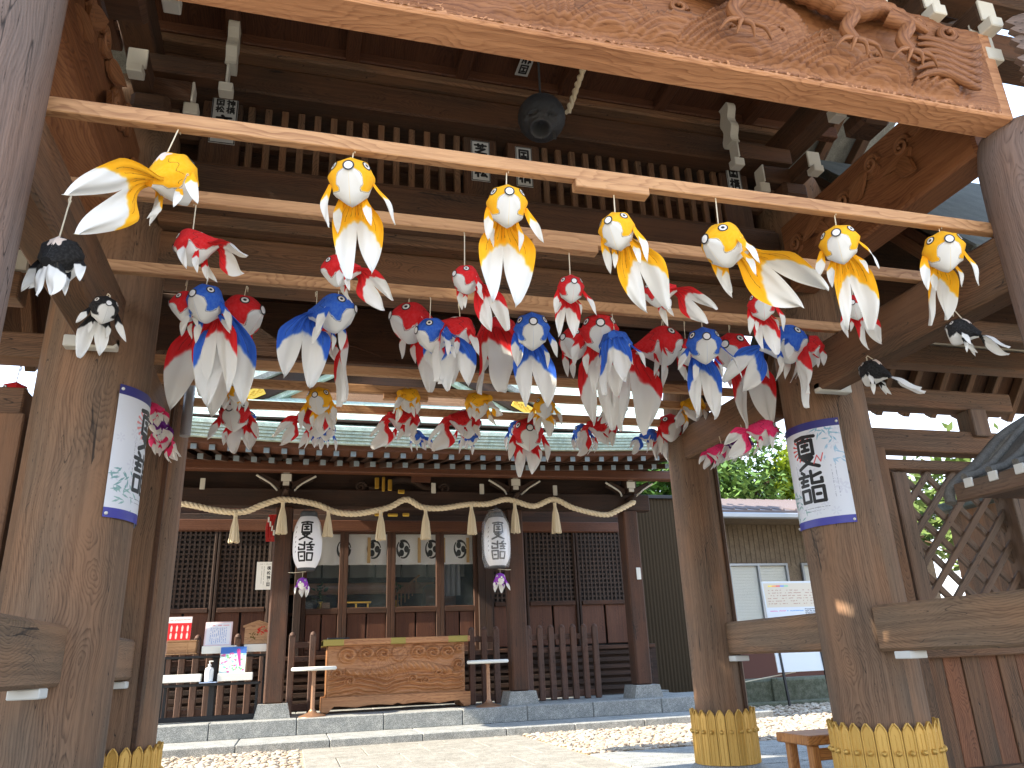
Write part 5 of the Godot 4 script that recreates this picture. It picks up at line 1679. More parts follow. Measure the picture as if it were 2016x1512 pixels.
func amulet_tables() -> void:
	var t := thing("amulet_table", "two-tier black metal table with white display ledges at the hall's left", "table", Vector3(-0.80, 0.245, -9.74))
	for q in [[0.66, 0.0, 1.12], [0.37, 0.16, 1.0]]:
		timber("shelf", Vector3(0.0, q[0], q[1]), Vector3(q[2], 0.025, 0.26), M.black, t, 0, 0.003)
		for x in [-q[2] / 2 + 0.03, 0.0, q[2] / 2 - 0.03]:
			timber("leg", Vector3(x, q[0] * 0.5, q[1]), Vector3(0.03 if x != 0.0 else 0.06, q[0] - 0.03, 0.03), M.black, t, 1, 0.003)
	timber("foot_bar", Vector3(0, 0.03, 0.16), Vector3(1.1, 0.05, 0.04), M.black, t, 0, 0.003)
	# ledges of white card: things on the shelves
	for q in [[-0.76, 0.975, 0.36, 0.0, "white card ledge under the pink-edged poster"], [-0.36, 0.98, 0.28, 0.0, "white card ledge under the votive plaque"], [-1.11, 0.69, 0.40, 0.16, "long white card ledge on the lower tier, left of the bottle"], [-0.56, 0.685, 0.36, 0.16, "white card ledge under the green picture on the lower tier"]]:
		var w: float = q[2]
		var o := timber("card_ledge", Vector3.ZERO, Vector3(w, 0.08, 0.14), M.white, self, 0, 0.004)
		o.position = Vector3(q[0], q[1], -9.74 + q[3] + 0.10)
		tag(o, q[4], "ledge", "white card ledges")
	# red poster behind the wooden collection box
	var im := blank(96, 104, Color(0.78, 0.06, 0.10))
	im.fill_rect(Rect2i(0, 0, 96, 26), Color(0.92, 0.88, 0.88))
	scribble(im, Rect2(8, 8, 80, 10), 1, Color(0.1, 0.1, 0.1), 0.9)
	for k in 8:
		var x := 16 + 22 * (k % 4)
		var y := 44 + 30 * (k / 4)
		seg(im, Vector2(x, y), Vector2(x, y + 14), 9, 7, Color(0.92, 0.80, 0.78))
		seg(im, Vector2(x, y - 6), Vector2(x, y - 4), 5, 5, Color(0.92, 0.80, 0.78))
	paper_on("price_poster", "red poster with white figures behind the wooden collection box", "poster", im, Vector3(-1.22, 1.21, -9.80), 0.25, 0.28, -0.2)
	var wb := thing("collection_box", "small orange wooden collection box on the amulet table", "box", Vector3(-1.16, 0.935, -9.72))
	timber("case", Vector3(0, 0.07, 0), Vector3(0.30, 0.13, 0.16), M.pine, wb, 0)
	timber("lid", Vector3(0, 0.145, 0), Vector3(0.31, 0.02, 0.17), M.pine, wb, 0)
	timber("base", Vector3(0, 0.006, 0.01), Vector3(0.34, 0.012, 0.20), M.pine, wb, 0)
	timber("divider", Vector3(0.06, 0.07, 0.083), Vector3(0.012, 0.12, 0.008), M.pine, wb, 1)
	im = blank(88, 88, Color(0.90, 0.80, 0.80))
	im.fill_rect(Rect2i(5, 5, 78, 78), Color(0.90, 0.90, 0.92))
	scribble(im, Rect2(12, 8, 64, 10), 1, Color(0.85, 0.25, 0.25), 0.9)
	scribble(im, Rect2(16, 22, 56, 54), 9, Color(0.45, 0.55, 0.75), 0.7, true)
	paper_on("prayer_poster", "pink-edged poster with blue lettering on the upper tier", "poster", im, Vector3(-0.79, 1.145, -9.69), 0.29, 0.27, -0.25)
	# votive plaque: house-shaped board with red leaves
	var ema := thing("votive_plaque", "house-shaped wooden votive plaque painted with red leaves", "plaque", Vector3(-0.365, 1.025, -9.70))
	ema.rotation.x = -0.2
	var eb := mb()
	eb.plate(PackedVector2Array([Vector2(-0.145, 0), Vector2(0.145, 0), Vector2(0.145, 0.20), Vector2(0, 0.25), Vector2(-0.145, 0.20)]), 0.012)
	obj("board", eb, M.pine, ema)
	for s in [-1.0, 1.0]:
		var rb := mb()
		rb.bar(Vector3(0, 0.255, 0.006), Vector3(s * 0.165, 0.195, 0.006), 0.022, 0.02, 0.002, Vector3(0, 0, 1))
		obj("roof_strip", rb, M.pine, ema)
	var lv := MB.new()
	for k in 26:
		var c := Vector3(rng.randf_range(-0.02, 0.13), rng.randf_range(0.11, 0.19), 0.0135)
		lv.plate(leaf_poly(0.022, 0.007), 0.001, c, Basis(Vector3.BACK, rng.randf() * TAU))
	obj("painted_leaves", lv, flatm(Color(0.82, 0.12, 0.06), 0.7), ema)
	var gv := MB.new()
	for k in 12:
		var c := Vector3(rng.randf_range(-0.10, 0.02), rng.randf_range(0.05, 0.12), 0.0135)
		gv.plate(leaf_poly(0.03, 0.006), 0.001, c, Basis(Vector3.BACK, rng.randf() * TAU))
	obj("painted_branch", gv, flatm(Color(0.45, 0.36, 0.16), 0.7), ema)
	im = blank(84, 84, Color(0.80, 0.88, 0.86))
	im.fill_rect(Rect2i(0, 0, 84, 22), Color(0.24, 0.42, 0.72))
	for k in 60:
		var p := Vector2(rng.randf_range(4, 80), rng.randf_range(22, 80))
		seg(im, p, p + Vector2(rng.randf_range(-6, 6), rng.randf_range(-4, 4)), 7, 3, [Color(0.45, 0.72, 0.50), Color(0.86, 0.9, 0.9), Color(0.80, 0.40, 0.60), Color(0.55, 0.75, 0.85)][k % 4])
	seg(im, Vector2(58, 12), Vector2(66, 60), 12, 6, Color(0.75, 0.25, 0.55))
	paper_on("picture_sheet", "green and blue picture sheet on the lower tier beside the bottle", "picture", im, Vector3(-0.60, 0.86, -9.50), 0.27, 0.28, -0.25)
	var bt := thing("sanitizer_bottle", "white pump bottle on the lower tier of the table", "bottle", Vector3(-0.83, 0.645, -9.44))
	var bb := MB.new()
	bb.lathe(Vector3.ZERO, [[0.0, 0.0], [0.042, 0.002], [0.045, 0.012], [0.045, 0.12], [0.038, 0.14], [0.014, 0.152], [0.014, 0.165]], 20)
	obj("body", bb, flatm(Color(0.86, 0.88, 0.88), 0.3), bt)
	var pu := MB.new()
	pu.lathe(Vector3.ZERO, [[0.017, 0.163], [0.017, 0.178], [0.006, 0.182], [0.006, 0.205]], 12)
	pu.box(Vector3(0.012, 0.208, 0), Vector3(0.045, 0.012, 0.016), 0.003)
	obj("pump", pu, M.white, bt)
	var tr := thing("bottle_tray", "pale blue tray under the white pump bottle", "tray", Vector3(-0.83, 0.635, -9.44))
	var tb := MB.new()
	tb.plate(PackedVector2Array([Vector2(-0.10, -0.06), Vector2(0.10, -0.06), Vector2(0.085, 0.06), Vector2(-0.085, 0.06)]), 0.008, Vector3(0, 0.008, 0), Basis(Vector3.RIGHT, PI / 2))
	obj("plate", tb, flatm(Color(0.70, 0.78, 0.90), 0.5), tr)

func curtain() -> void:
	var t := thing("crest_curtain", "white curtain with black three-comma crests hung inside the glazed doors", "curtain", Vector3(1.34, 2.31, -11.30))
	var im := blank(1024, 128, Color(0.90, 0.90, 0.89))
	for k in 6:
		crest(im, Vector2(1024.0 * (k + 0.5) / 6.0 - 20, 62), 42)
	var b := MB.new()
	b.grid(96, 8, func(i: float, j: float) -> Vector3:
		return Vector3(lerpf(-1.26, 1.26, i), lerpf(0.21, -0.22, j), 0.010 * sin(i * 60.0) * (0.4 + j) + 0.008 * sin(i * 23.0)), true)
	obj("cloth", b, cloth_mat(im), t)
	for k in 7:
		var x := -1.05 + 0.36 * k
		var s := MB.new()
		s.box(Vector3(x, -0.02, 0.035), Vector3(0.045, 0.36, 0.006), 0.0)
		obj("tie_band", s, flatm(Color(0.72, 0.58, 0.36), 0.8), t)
	var t2 := thing("inner_curtain", "grey-white valance with dark ties deeper inside the hall", "curtain", Vector3(1.3, 2.25, -13.2))
	var b2 := MB.new()
	b2.grid(80, 6, func(i: float, j: float) -> Vector3:
		return Vector3(lerpf(-1.5, 1.5, i), lerpf(0.22, -0.14, j), 0.03 * sin(i * 44.0) * (0.3 + j)), true)
	obj("cloth", b2, cloth_mat(blank(8, 8, Color(0.74, 0.75, 0.74))), t2)
	for k in 7:
		timber("tie", Vector3(-1.3 + 0.43 * k, 0.04, 0.05), Vector3(0.03, 0.44, 0.01), M.black, t2, 1, 0.0)

func altar_room() -> void:
	var a := thing("altar_table", "low dark offering table inside the hall behind the glass", "table", Vector3(1.0, 0.90, -13.0))
	timber("table_top", Vector3(0, 0.62, 0), Vector3(2.2, 0.06, 0.5), M.hallred, a, 0)
	for x in [-1.05, 1.05]:
		timber("leg", Vector3(x, 0.30, 0), Vector3(0.08, 0.60, 0.4), M.hallred, a, 1)
	timber("beam", Vector3(0.0, 1.05, -0.4), Vector3(2.6, 0.18, 0.1), M.orange, a, 0)
	var g := thing("gilt_stand", "small gilded stand with rails inside the hall", "stand", Vector3(0.95, 1.55, -12.6))
	timber("top_rail", Vector3(0, 0.12, 0), Vector3(0.46, 0.03, 0.10), M.goldleaf, g, 0)
	timber("shelf", Vector3(0, 0.03, 0), Vector3(0.40, 0.03, 0.12), M.goldleaf, g, 0)
	for x in [-0.18, 0.0, 0.18]:
		timber("upright", Vector3(x, 0.04, 0), Vector3(0.03, 0.16, 0.03), M.goldleaf, g, 1)
	var s := thing("white_offering_cloth", "folded white papers along the altar table's edge", "paper", Vector3(0.9, 1.56, -12.75))
	for k in 5:
		var o := timber("sheet", Vector3(-0.8 + 0.4 * k, 0.0, 0.1 * (k % 2)), Vector3(0.12, 0.04, 0.10), M.white, s, 0)
	var d := thing("ceremonial_drum", "barrel drum on a stand inside the hall at the right door", "drum", Vector3(2.25, 1.45, -12.6))
	var db := mb()
	db.tube([Vector3(-0.24, 0.25, 0), Vector3(-0.12, 0.25, 0), Vector3(0.12, 0.25, 0), Vector3(0.24, 0.25, 0)], [0.20, 0.235, 0.235, 0.20], 24)
	obj("barrel", db, M.hallred, d)
	for x in [-0.15, 0.15]:
		timber("stand_leg", Vector3(x, -0.25, 0), Vector3(0.05, 0.55, 0.3), M.hall, d, 1)
	var st := thing("stair_rail", "slanting slatted railing inside the hall behind the third door", "railing", Vector3(1.75, 1.55, -12.9))
	for k in 7:
		var b := mb()
		b.box(Vector3(-0.18 + 0.06 * k, 0.05 * k + 0.1, 0), Vector3(0.02, 0.24, 0.02), 0.0, 1)
		obj("baluster", b, M.pine, st)
	var hr := mb()
	hr.bar(Vector3(-0.24, 0.19, 0), Vector3(0.24, 0.56, 0), 0.03, 0.03)
	obj("handrail", hr, M.pine, st)
	var br := timber("brass_bowl_box", Vector3.ZERO, Vector3(0.12, 0.11, 0.10), M.pine, self, 0)
	br.position = Vector3(0.48, 1.60, -12.3)
	tag(br, "small pale wooden box behind the left glazed door", "box")
	for q in [[0.30, 1.42, -12.2, 0.9], [0.75, 1.40, -12.35, 0.8], [1.45, 1.40, -12.2, 0.85], [1.95, 1.42, -12.3, 0.9]]:
		var c := thing("folding_stool", ["dark folding stool behind the leftmost glazed door", "dark folding stool behind the second glazed door from the left", "dark folding stool behind the third glazed door", "dark folding stool in front of the drum inside the hall"][[0.30, 0.75, 1.45, 1.95].find(q[0])], "stool", Vector3(q[0], 0.90, q[2]), "stools inside the hall")
		timber("cushion", Vector3(0, 0.60, 0), Vector3(0.26, 0.05, 0.26), flatm(Color(0.52, 0.40, 0.34), 0.9), c, 0, 0.015)
		for s2 in [-1.0, 1.0]:
			for s3 in [-1.0, 1.0]:
				var lb := mb()
				lb.bar(Vector3(s2 * 0.11, 0.0, s3 * 0.10), Vector3(-s2 * 0.02, 0.58, s3 * 0.10), 0.025, 0.025)
				obj("leg", lb, M.hall, c)
	for q in [[0.42, 1.0], [1.62, 0.9], [2.2, 1.1]]:
		var vz := thing("flower_vase", "small brass vase with green sprigs on the altar table, %s" % ["at its left", "at its middle", "at its right"][[0.42, 1.62, 2.2].find(q[0])], "vase", Vector3(q[0], 1.55, -12.95))
		var vb := MB.new()
		vb.lathe(Vector3.ZERO, [[0.0, 0.0], [0.05, 0.0], [0.06, 0.06], [0.03, 0.13], [0.045, 0.17]], 16)
		obj("vase", vb, M.goldleaf, vz)
		var lf := MB.new()
		for k in 40:
			lf.plate(leaf_poly(0.09, 0.016), 0.002, Vector3(rng.randf_range(-0.08, 0.08), rng.randf_range(0.18, 0.42), rng.randf_range(-0.05, 0.05)), Basis.from_euler(Vector3(rng.randf() * 2.0, rng.randf() * TAU, rng.randf() * TAU)))
		obj("sprigs", lf, flatm(Color(0.22, 0.36, 0.14), 0.6), vz)
	var wc := thing("white_drape", "grey-white drape hanging behind the rightmost glazed door", "drape", Vector3(2.35, 2.0, -12.0))
	var wb := MB.new()
	wb.grid(20, 6, func(i: float, j: float) -> Vector3:
		return Vector3(lerpf(-0.14, 0.14, i), lerpf(0.35, -0.30, j), 0.025 * sin(i * 22.0)), true)
	obj("cloth", wb, cloth_mat(blank(8, 8, Color(0.66, 0.69, 0.72))), wc)

# ------------------------------------------------------------------ things on the gate
func banner_print(mirror: bool) -> Image:
	var w := 320
	var h := 480
	var im := blank(w, h, Color(0.86, 0.875, 0.90))
	# pale flowers
	for k in 26:
		var c := Vector2(rng.randf_range(0, w), rng.randf_range(40, h - 50))
		var r := rng.randf_range(10, 24)
		var tint := Color(0.82, 0.835, 0.87)
		for p in 6:
			var a := TAU * p / 6.0 + k
			seg(im, c + Vector2(cos(a), sin(a)) * r * 0.3, c + Vector2(cos(a), sin(a)) * r, r * 0.16, r * 0.42, tint)
	# bamboo leaves top right and bottom left
	for q in [[Vector2(250, 60), 16, Color(0.52, 0.70, 0.78)], [Vector2(285, 150), 14, Color(0.62, 0.76, 0.84)], [Vector2(50, 330), 18, Color(0.48, 0.64, 0.64)], [Vector2(70, 400), 12, Color(0.55, 0.70, 0.68)]]:
		for k in int(q[1]):
			var a := rng.randf() * TAU
			var c: Vector2 = q[0] + Vector2(rng.randf_range(-45, 45), rng.randf_range(-35, 45))
			var e := c + Vector2(cos(a), absf(sin(a)) * 0.8) * rng.randf_range(22, 40)
			seg(im, c, c.lerp(e, 0.45), 2, 7, q[2])
			seg(im, c.lerp(e, 0.45), e, 7, 1, q[2])
	# red rays
	for k in 16:
		var a := TAU * k / 16.0
		var c := Vector2(142, 120)
		if cos(a) < 0.75:
			seg(im, c + Vector2(cos(a) * 30, sin(a) * 34), c + Vector2(cos(a) * 52, sin(a) * 56), 4, 10, Color(0.80, 0.30, 0.26) if not mirror else Color(0.86, 0.55, 0.55))
	glyph(im, "natsu", Rect2(100, 62, 116, 150), 16)
	glyph(im, "mairu", Rect2(96, 226, 124, 146), 15)
	stroke(im, [[0, 0.2], [0.4, 0.8], [0.7, 0.3], [1, 0.9]], Rect2(190, 150, 44, 60), 5, Color(0.82, 0.36, 0.36))
	scribble(im, Rect2(84, 180, 14, 150), 1, Color(0.45, 0.45, 0.48), 0.6, true)
	scribble(im, Rect2(250, 210, 34, 150), 2, Color(0.5, 0.52, 0.58), 0.6, true)
	scribble(im, Rect2(96, 392, 130, 10), 1, Color(0.35, 0.35, 0.38), 0.85)
	scribble(im, Rect2(110, 408, 90, 5), 1, Color(0.5, 0.5, 0.55), 0.85)
	im.fill_rect(Rect2i(0, 0, w, 36), Color(0.20, 0.20, 0.48))
	im.fill_rect(Rect2i(0, h - 34, w, 34), Color(0.25, 0.25, 0.60))
	return im

func sticker(ce: Vector3, w: float, h: float, glyphs: Array, label: String, small := false) -> void:
	var im := blank(64, 160, Color(0.74, 0.75, 0.74))
	for s in [[2, 2, 62, 2], [2, 158, 62, 158], [2, 2, 2, 158], [62, 2, 62, 158]]:
		seg(im, Vector2(s[0], s[1]), Vector2(s[2], s[3]), 2.5, 2.5, Color(0.08, 0.08, 0.09))
	var y := 10.0
	if small:
		glyph(im, "shrine", Rect2(36, 8, 20, 22), 3.5); glyph(im, "bridge", Rect2(36, 32, 20, 22), 3.5)
		glyph(im, "box", Rect2(10, 8, 20, 22), 3.5); glyph(im, "pine", Rect2(10, 32, 20, 22), 3.5)
		y = 62.0
	var gh := (150.0 - y) / glyphs.size()
	for g in glyphs:
		glyph(im, g, Rect2(11, y + 2, 42, gh - 8), 7.5)
		y += gh
	paper_on("name_slip", label, "paper slip", im, ce, w, h, 0.0, 0.0, 0.004, "paper name slips pasted on the gate")

func gate_small_things() -> void:
	# banners wrapped round the main posts
	for q in [[-0.89, 0.05, "white summer banner with blue ends wrapped round the left main post", true], [2.86, PI - 0.29, "white summer banner with bold black lettering wrapped round the right main post", false]]:
		var b := MB.new()
		var c := Vector3(q[0], 0, -3.55)
		var a0: float = q[1]
		var lean := 0.0
		b.grid(28, 12, func(i: float, j: float) -> Vector3:
			var a: float = a0 + (0.5 - i) * 1.72
			var r := 0.2315 + 0.004 * absf(sin(i * 9.0)) * j
			return c + Vector3(cos(a) * r, lerpf(1.905, 1.345, j), sin(a) * r), false)
		# fix direction of the outward face
		var o := obj("post_banner", b, printed(banner_print(q[3]), 0.45), self)
		tag(o, q[2], "banner", "summer banners on the main posts")
		for e in [[0.03, 1.885], [0.97, 1.885], [0.03, 1.36], [0.97, 1.36]]:
			var a: float = a0 + (0.5 - e[0]) * 1.72
			var pb := MB.new()
			var p := c + Vector3(cos(a) * 0.233, e[1], sin(a) * 0.233)
			var d := Vector3(cos(a), 0, sin(a))
			pb.tube([p, p + d * 0.005, p + d * 0.008], [0.007, 0.007, 0.003], 8)
			obj("pin", pb, M.white, o)
	# pasted name slips
	sticker(Vector3(-0.47, 3.385, -3.483), 0.125, 0.28, ["sa", "tsu"], "white name slip with bold script on the leftmost transom post", true)
	sticker(Vector3(0.87, 3.345, -3.483), 0.105, 0.26, ["grass", "hemp", "pine"], "white name slip on the left one of the two middle transom posts")
	sticker(Vector3(1.12, 3.345, -3.483), 0.095, 0.26, ["box", "pine", "bridge"], "white name slip on the right one of the two middle transom posts")
	sticker(Vector3(2.46, 3.42, -3.483), 0.095, 0.26, ["box", "bridge", "ten"], "white name slip on the rightmost transom post")
	var im := blank(48, 96, Color(0.72, 0.73, 0.72))
	glyph(im, "hemp", Rect2(8, 6, 32, 38), 6)
	glyph(im, "box", Rect2(8, 50, 32, 38), 6)
	var cs := paper_on("name_slip", "white name slip pasted flat on the ceiling batten", "paper slip", im, Vector3(1.04, 3.727, -3.12), 0.07, 0.17, PI / 2, 0.0, 0.004, "paper name slips pasted on the gate")
	# cast-iron ball lantern under the ceiling
	var t := thing("iron_lantern", "round black cast-iron lantern with a gaping mouth hanging under the ceiling", "lantern", Vector3(1.07, 3.29, -3.0))
	var nn := noise(301, 1.0, 3)
	var b := MB.new()
	var mdir := Vector3(-0.20, -0.90, 0.38).normalized()
	b.grid(64, 40, func(i: float, j: float) -> Vector3:
		var a := i * TAU
		var th := j * PI
		var d := Vector3(sin(th) * cos(a), cos(th), sin(th) * sin(a))
		var r := 0.118 + 0.004 * nn.get_noise_3d(d.x * 9.0, d.y * 9.0, d.z * 9.0)
		var md := acos(clampf(d.dot(mdir), -1.0, 1.0))
		r += 0.010 * exp(-pow((md - 0.42) / 0.09, 2.0))
		r -= 0.07 * (1.0 - smoothstep(0.22, 0.36, md))
		for e in [Vector3(-0.62, -0.42, 0.70), Vector3(0.10, -0.45, 0.90)]:
			var ed: Vector3 = e.normalized()
			var q := Vector2((d - ed).dot(Vector3.RIGHT), (d - ed).y)
			var el := Vector2(q.x / 0.2, (q.y - 0.05 * cos(q.x * 12.0)) / 0.06).length()
			if d.dot(ed) > 0.8:
				r -= 0.022 * (1.0 - smoothstep(0.5, 1.0, el)) - 0.008 * exp(-pow((el - 1.3) / 0.3, 2.0))
		for k in 5:
			var pd := Vector3(cos(k * 1.26 + 0.6) * 0.5, 0.72, sin(k * 1.26 + 0.6) * 0.5).normalized()
			var dd := acos(clampf(d.dot(pd), -1.0, 1.0))
			r -= 0.012 * (1.0 - smoothstep(0.05, 0.11, dd))
		return d * r, true)
	obj("shell", b, M.iron, t)
	var lu := MB.new()
	lu.tube([Vector3(0, 0.11, 0), Vector3(0, 0.135, 0), Vector3(0, 0.15, 0)], [0.03, 0.025, 0.01], 12)
	lu.cyl(Vector3(0, 0.14, 0), Vector3(0, 0.46, 0), 0.006, 0.006, 8)
	obj("hanger", lu, M.iron, t)
	var tg := MB.new()
	tg.box(Vector3(0.045, -0.125, 0.04), Vector3(0.02, 0.05, 0.008), 0.003)
	obj("tongue", tg, M.iron, t)
	var rp := thing("bell_rope", "short length of pale twisted rope running to the ceiling beside the iron lantern", "rope", Vector3(1.26, 3.45, -3.12))
	for s in 2:
		var pts := []
		for k in 24:
			var v := k / 23.0
			var a := v * 22.0 + PI * s
			pts.append(Vector3(0.10 * v + cos(a) * 0.008, 0.30 * v, 0.05 * v + sin(a) * 0.008))
		var rb := mb()
		rb.tube(pts, taper(24, 0.011, 0.011), 6)
		obj("strand", rb, M.straw, rp)
	# little bench behind the right main post
	var bn := thing("wooden_bench", "low orange-brown wooden bench behind the right main post", "bench", Vector3(2.92, 0.0, -4.12))
	timber("seat", Vector3(0, 0.275, 0), Vector3(0.42, 0.05, 0.30), M.bench, bn, 0, 0.006)
	for x in [-0.15, 0.15]:
		for z in [-0.10, 0.10]:
			timber("leg", Vector3(x, 0.13, z), Vector3(0.05, 0.24, 0.05), M.bench, bn, 1)
	timber("apron", Vector3(0, 0.20, 0.10), Vector3(0.26, 0.06, 0.025), M.bench, bn, 0)
	# plastic conduit behind the left main post
	var cd := mb()
	cd.cyl(Vector3(-0.66, 2.05, -4.68), Vector3(-0.66, 2.62, -4.68), 0.03, 0.03, 14)
	var co := obj("downpipe", cd, M.metal, self)
	tag(co, "pale grey plastic pipe beside the left rear post", "pipe")

# ------------------------------------------------------------------ surroundings
func leaf_crown(ce: Vector3, rad: Vector3, n: int, size: float, sd: int, clumps: int) -> MB:
	var r := RandomNumberGenerator.new()
	r.seed = sd
	var b := MB.new()
	var cs := []
	for k in clumps:
		var d := Vector3(r.randfn(), r.randfn(), r.randfn()).normalized() * pow(r.randf(), 0.45)
		cs.append([ce + d * rad * 0.85, r.randf_range(0.22, 0.42) * rad.x, r.randf_range(0.75, 1.25)])
	for k in n:
		var c: Array = cs[r.randi() % clumps]
		var d := Vector3(r.randfn(), r.randfn() * 0.7, r.randfn()).normalized() * pow(r.randf(), 0.4)
		var p: Vector3 = c[0] + d * c[1]
		var s := size * r.randf_range(0.6, 1.4)
		var bs := Basis.from_euler(Vector3(r.randf_range(-0.9, 0.9), r.randf() * TAU, r.randf_range(-0.9, 0.9)))
		var t: float = r.randf_range(0.8, 1.2) * c[2]
		b.col = Color(t, t * r.randf_range(0.95, 1.05), t)
		b.quad(p + bs * Vector3(-s * 0.4, 0, 0), p + bs * Vector3(0, s * 0.08, -s), p + bs * Vector3(s * 0.4, 0, 0), p + bs * Vector3(0, s * 0.08, s), bs.y)
	return b

func tree(at: Vector3, h: float, rad: Vector3, n: int, size: float, sd: int, leaf: Color, label: String) -> void:
	var t := thing("broadleaf_tree", label, "tree", at, "trees beyond the buildings")
	var b := mb()
	b.tube(smooth_path([Vector3.ZERO, Vector3(0.05, h * 0.25, 0.03), Vector3(-0.06, h * 0.5, 0.0), Vector3(0.05, h * 0.8, 0.05)], 5), taper(16, 0.05 * h * 0.8, 0.03), 10)
	for k in 6:
		var a := TAU * k / 6.0 + sd
		var y0 := h * (0.32 + 0.06 * k)
		b.tube(smooth_path([Vector3(0, y0, 0), Vector3(cos(a) * rad.x * 0.3, y0 + h * 0.1, sin(a) * rad.z * 0.3), Vector3(cos(a) * rad.x * 0.7, y0 + h * 0.17, sin(a) * rad.z * 0.7)], 4), taper(9, 0.018 * h, 0.01), 7)
	obj("trunk", b, M.bark, t)
	var m := flatm(leaf, 0.6)
	m.vertex_color_use_as_albedo = true
	m.cull_mode = BaseMaterial3D.CULL_DISABLED
	m.backlight_enabled = true
	m.backlight = Color(leaf.r * 0.7, leaf.g * 0.7, leaf.b * 0.4)
	obj("crown", leaf_crown(Vector3(0, h - rad.y * 0.95, 0), rad, n, size, sd, 46), m, t)

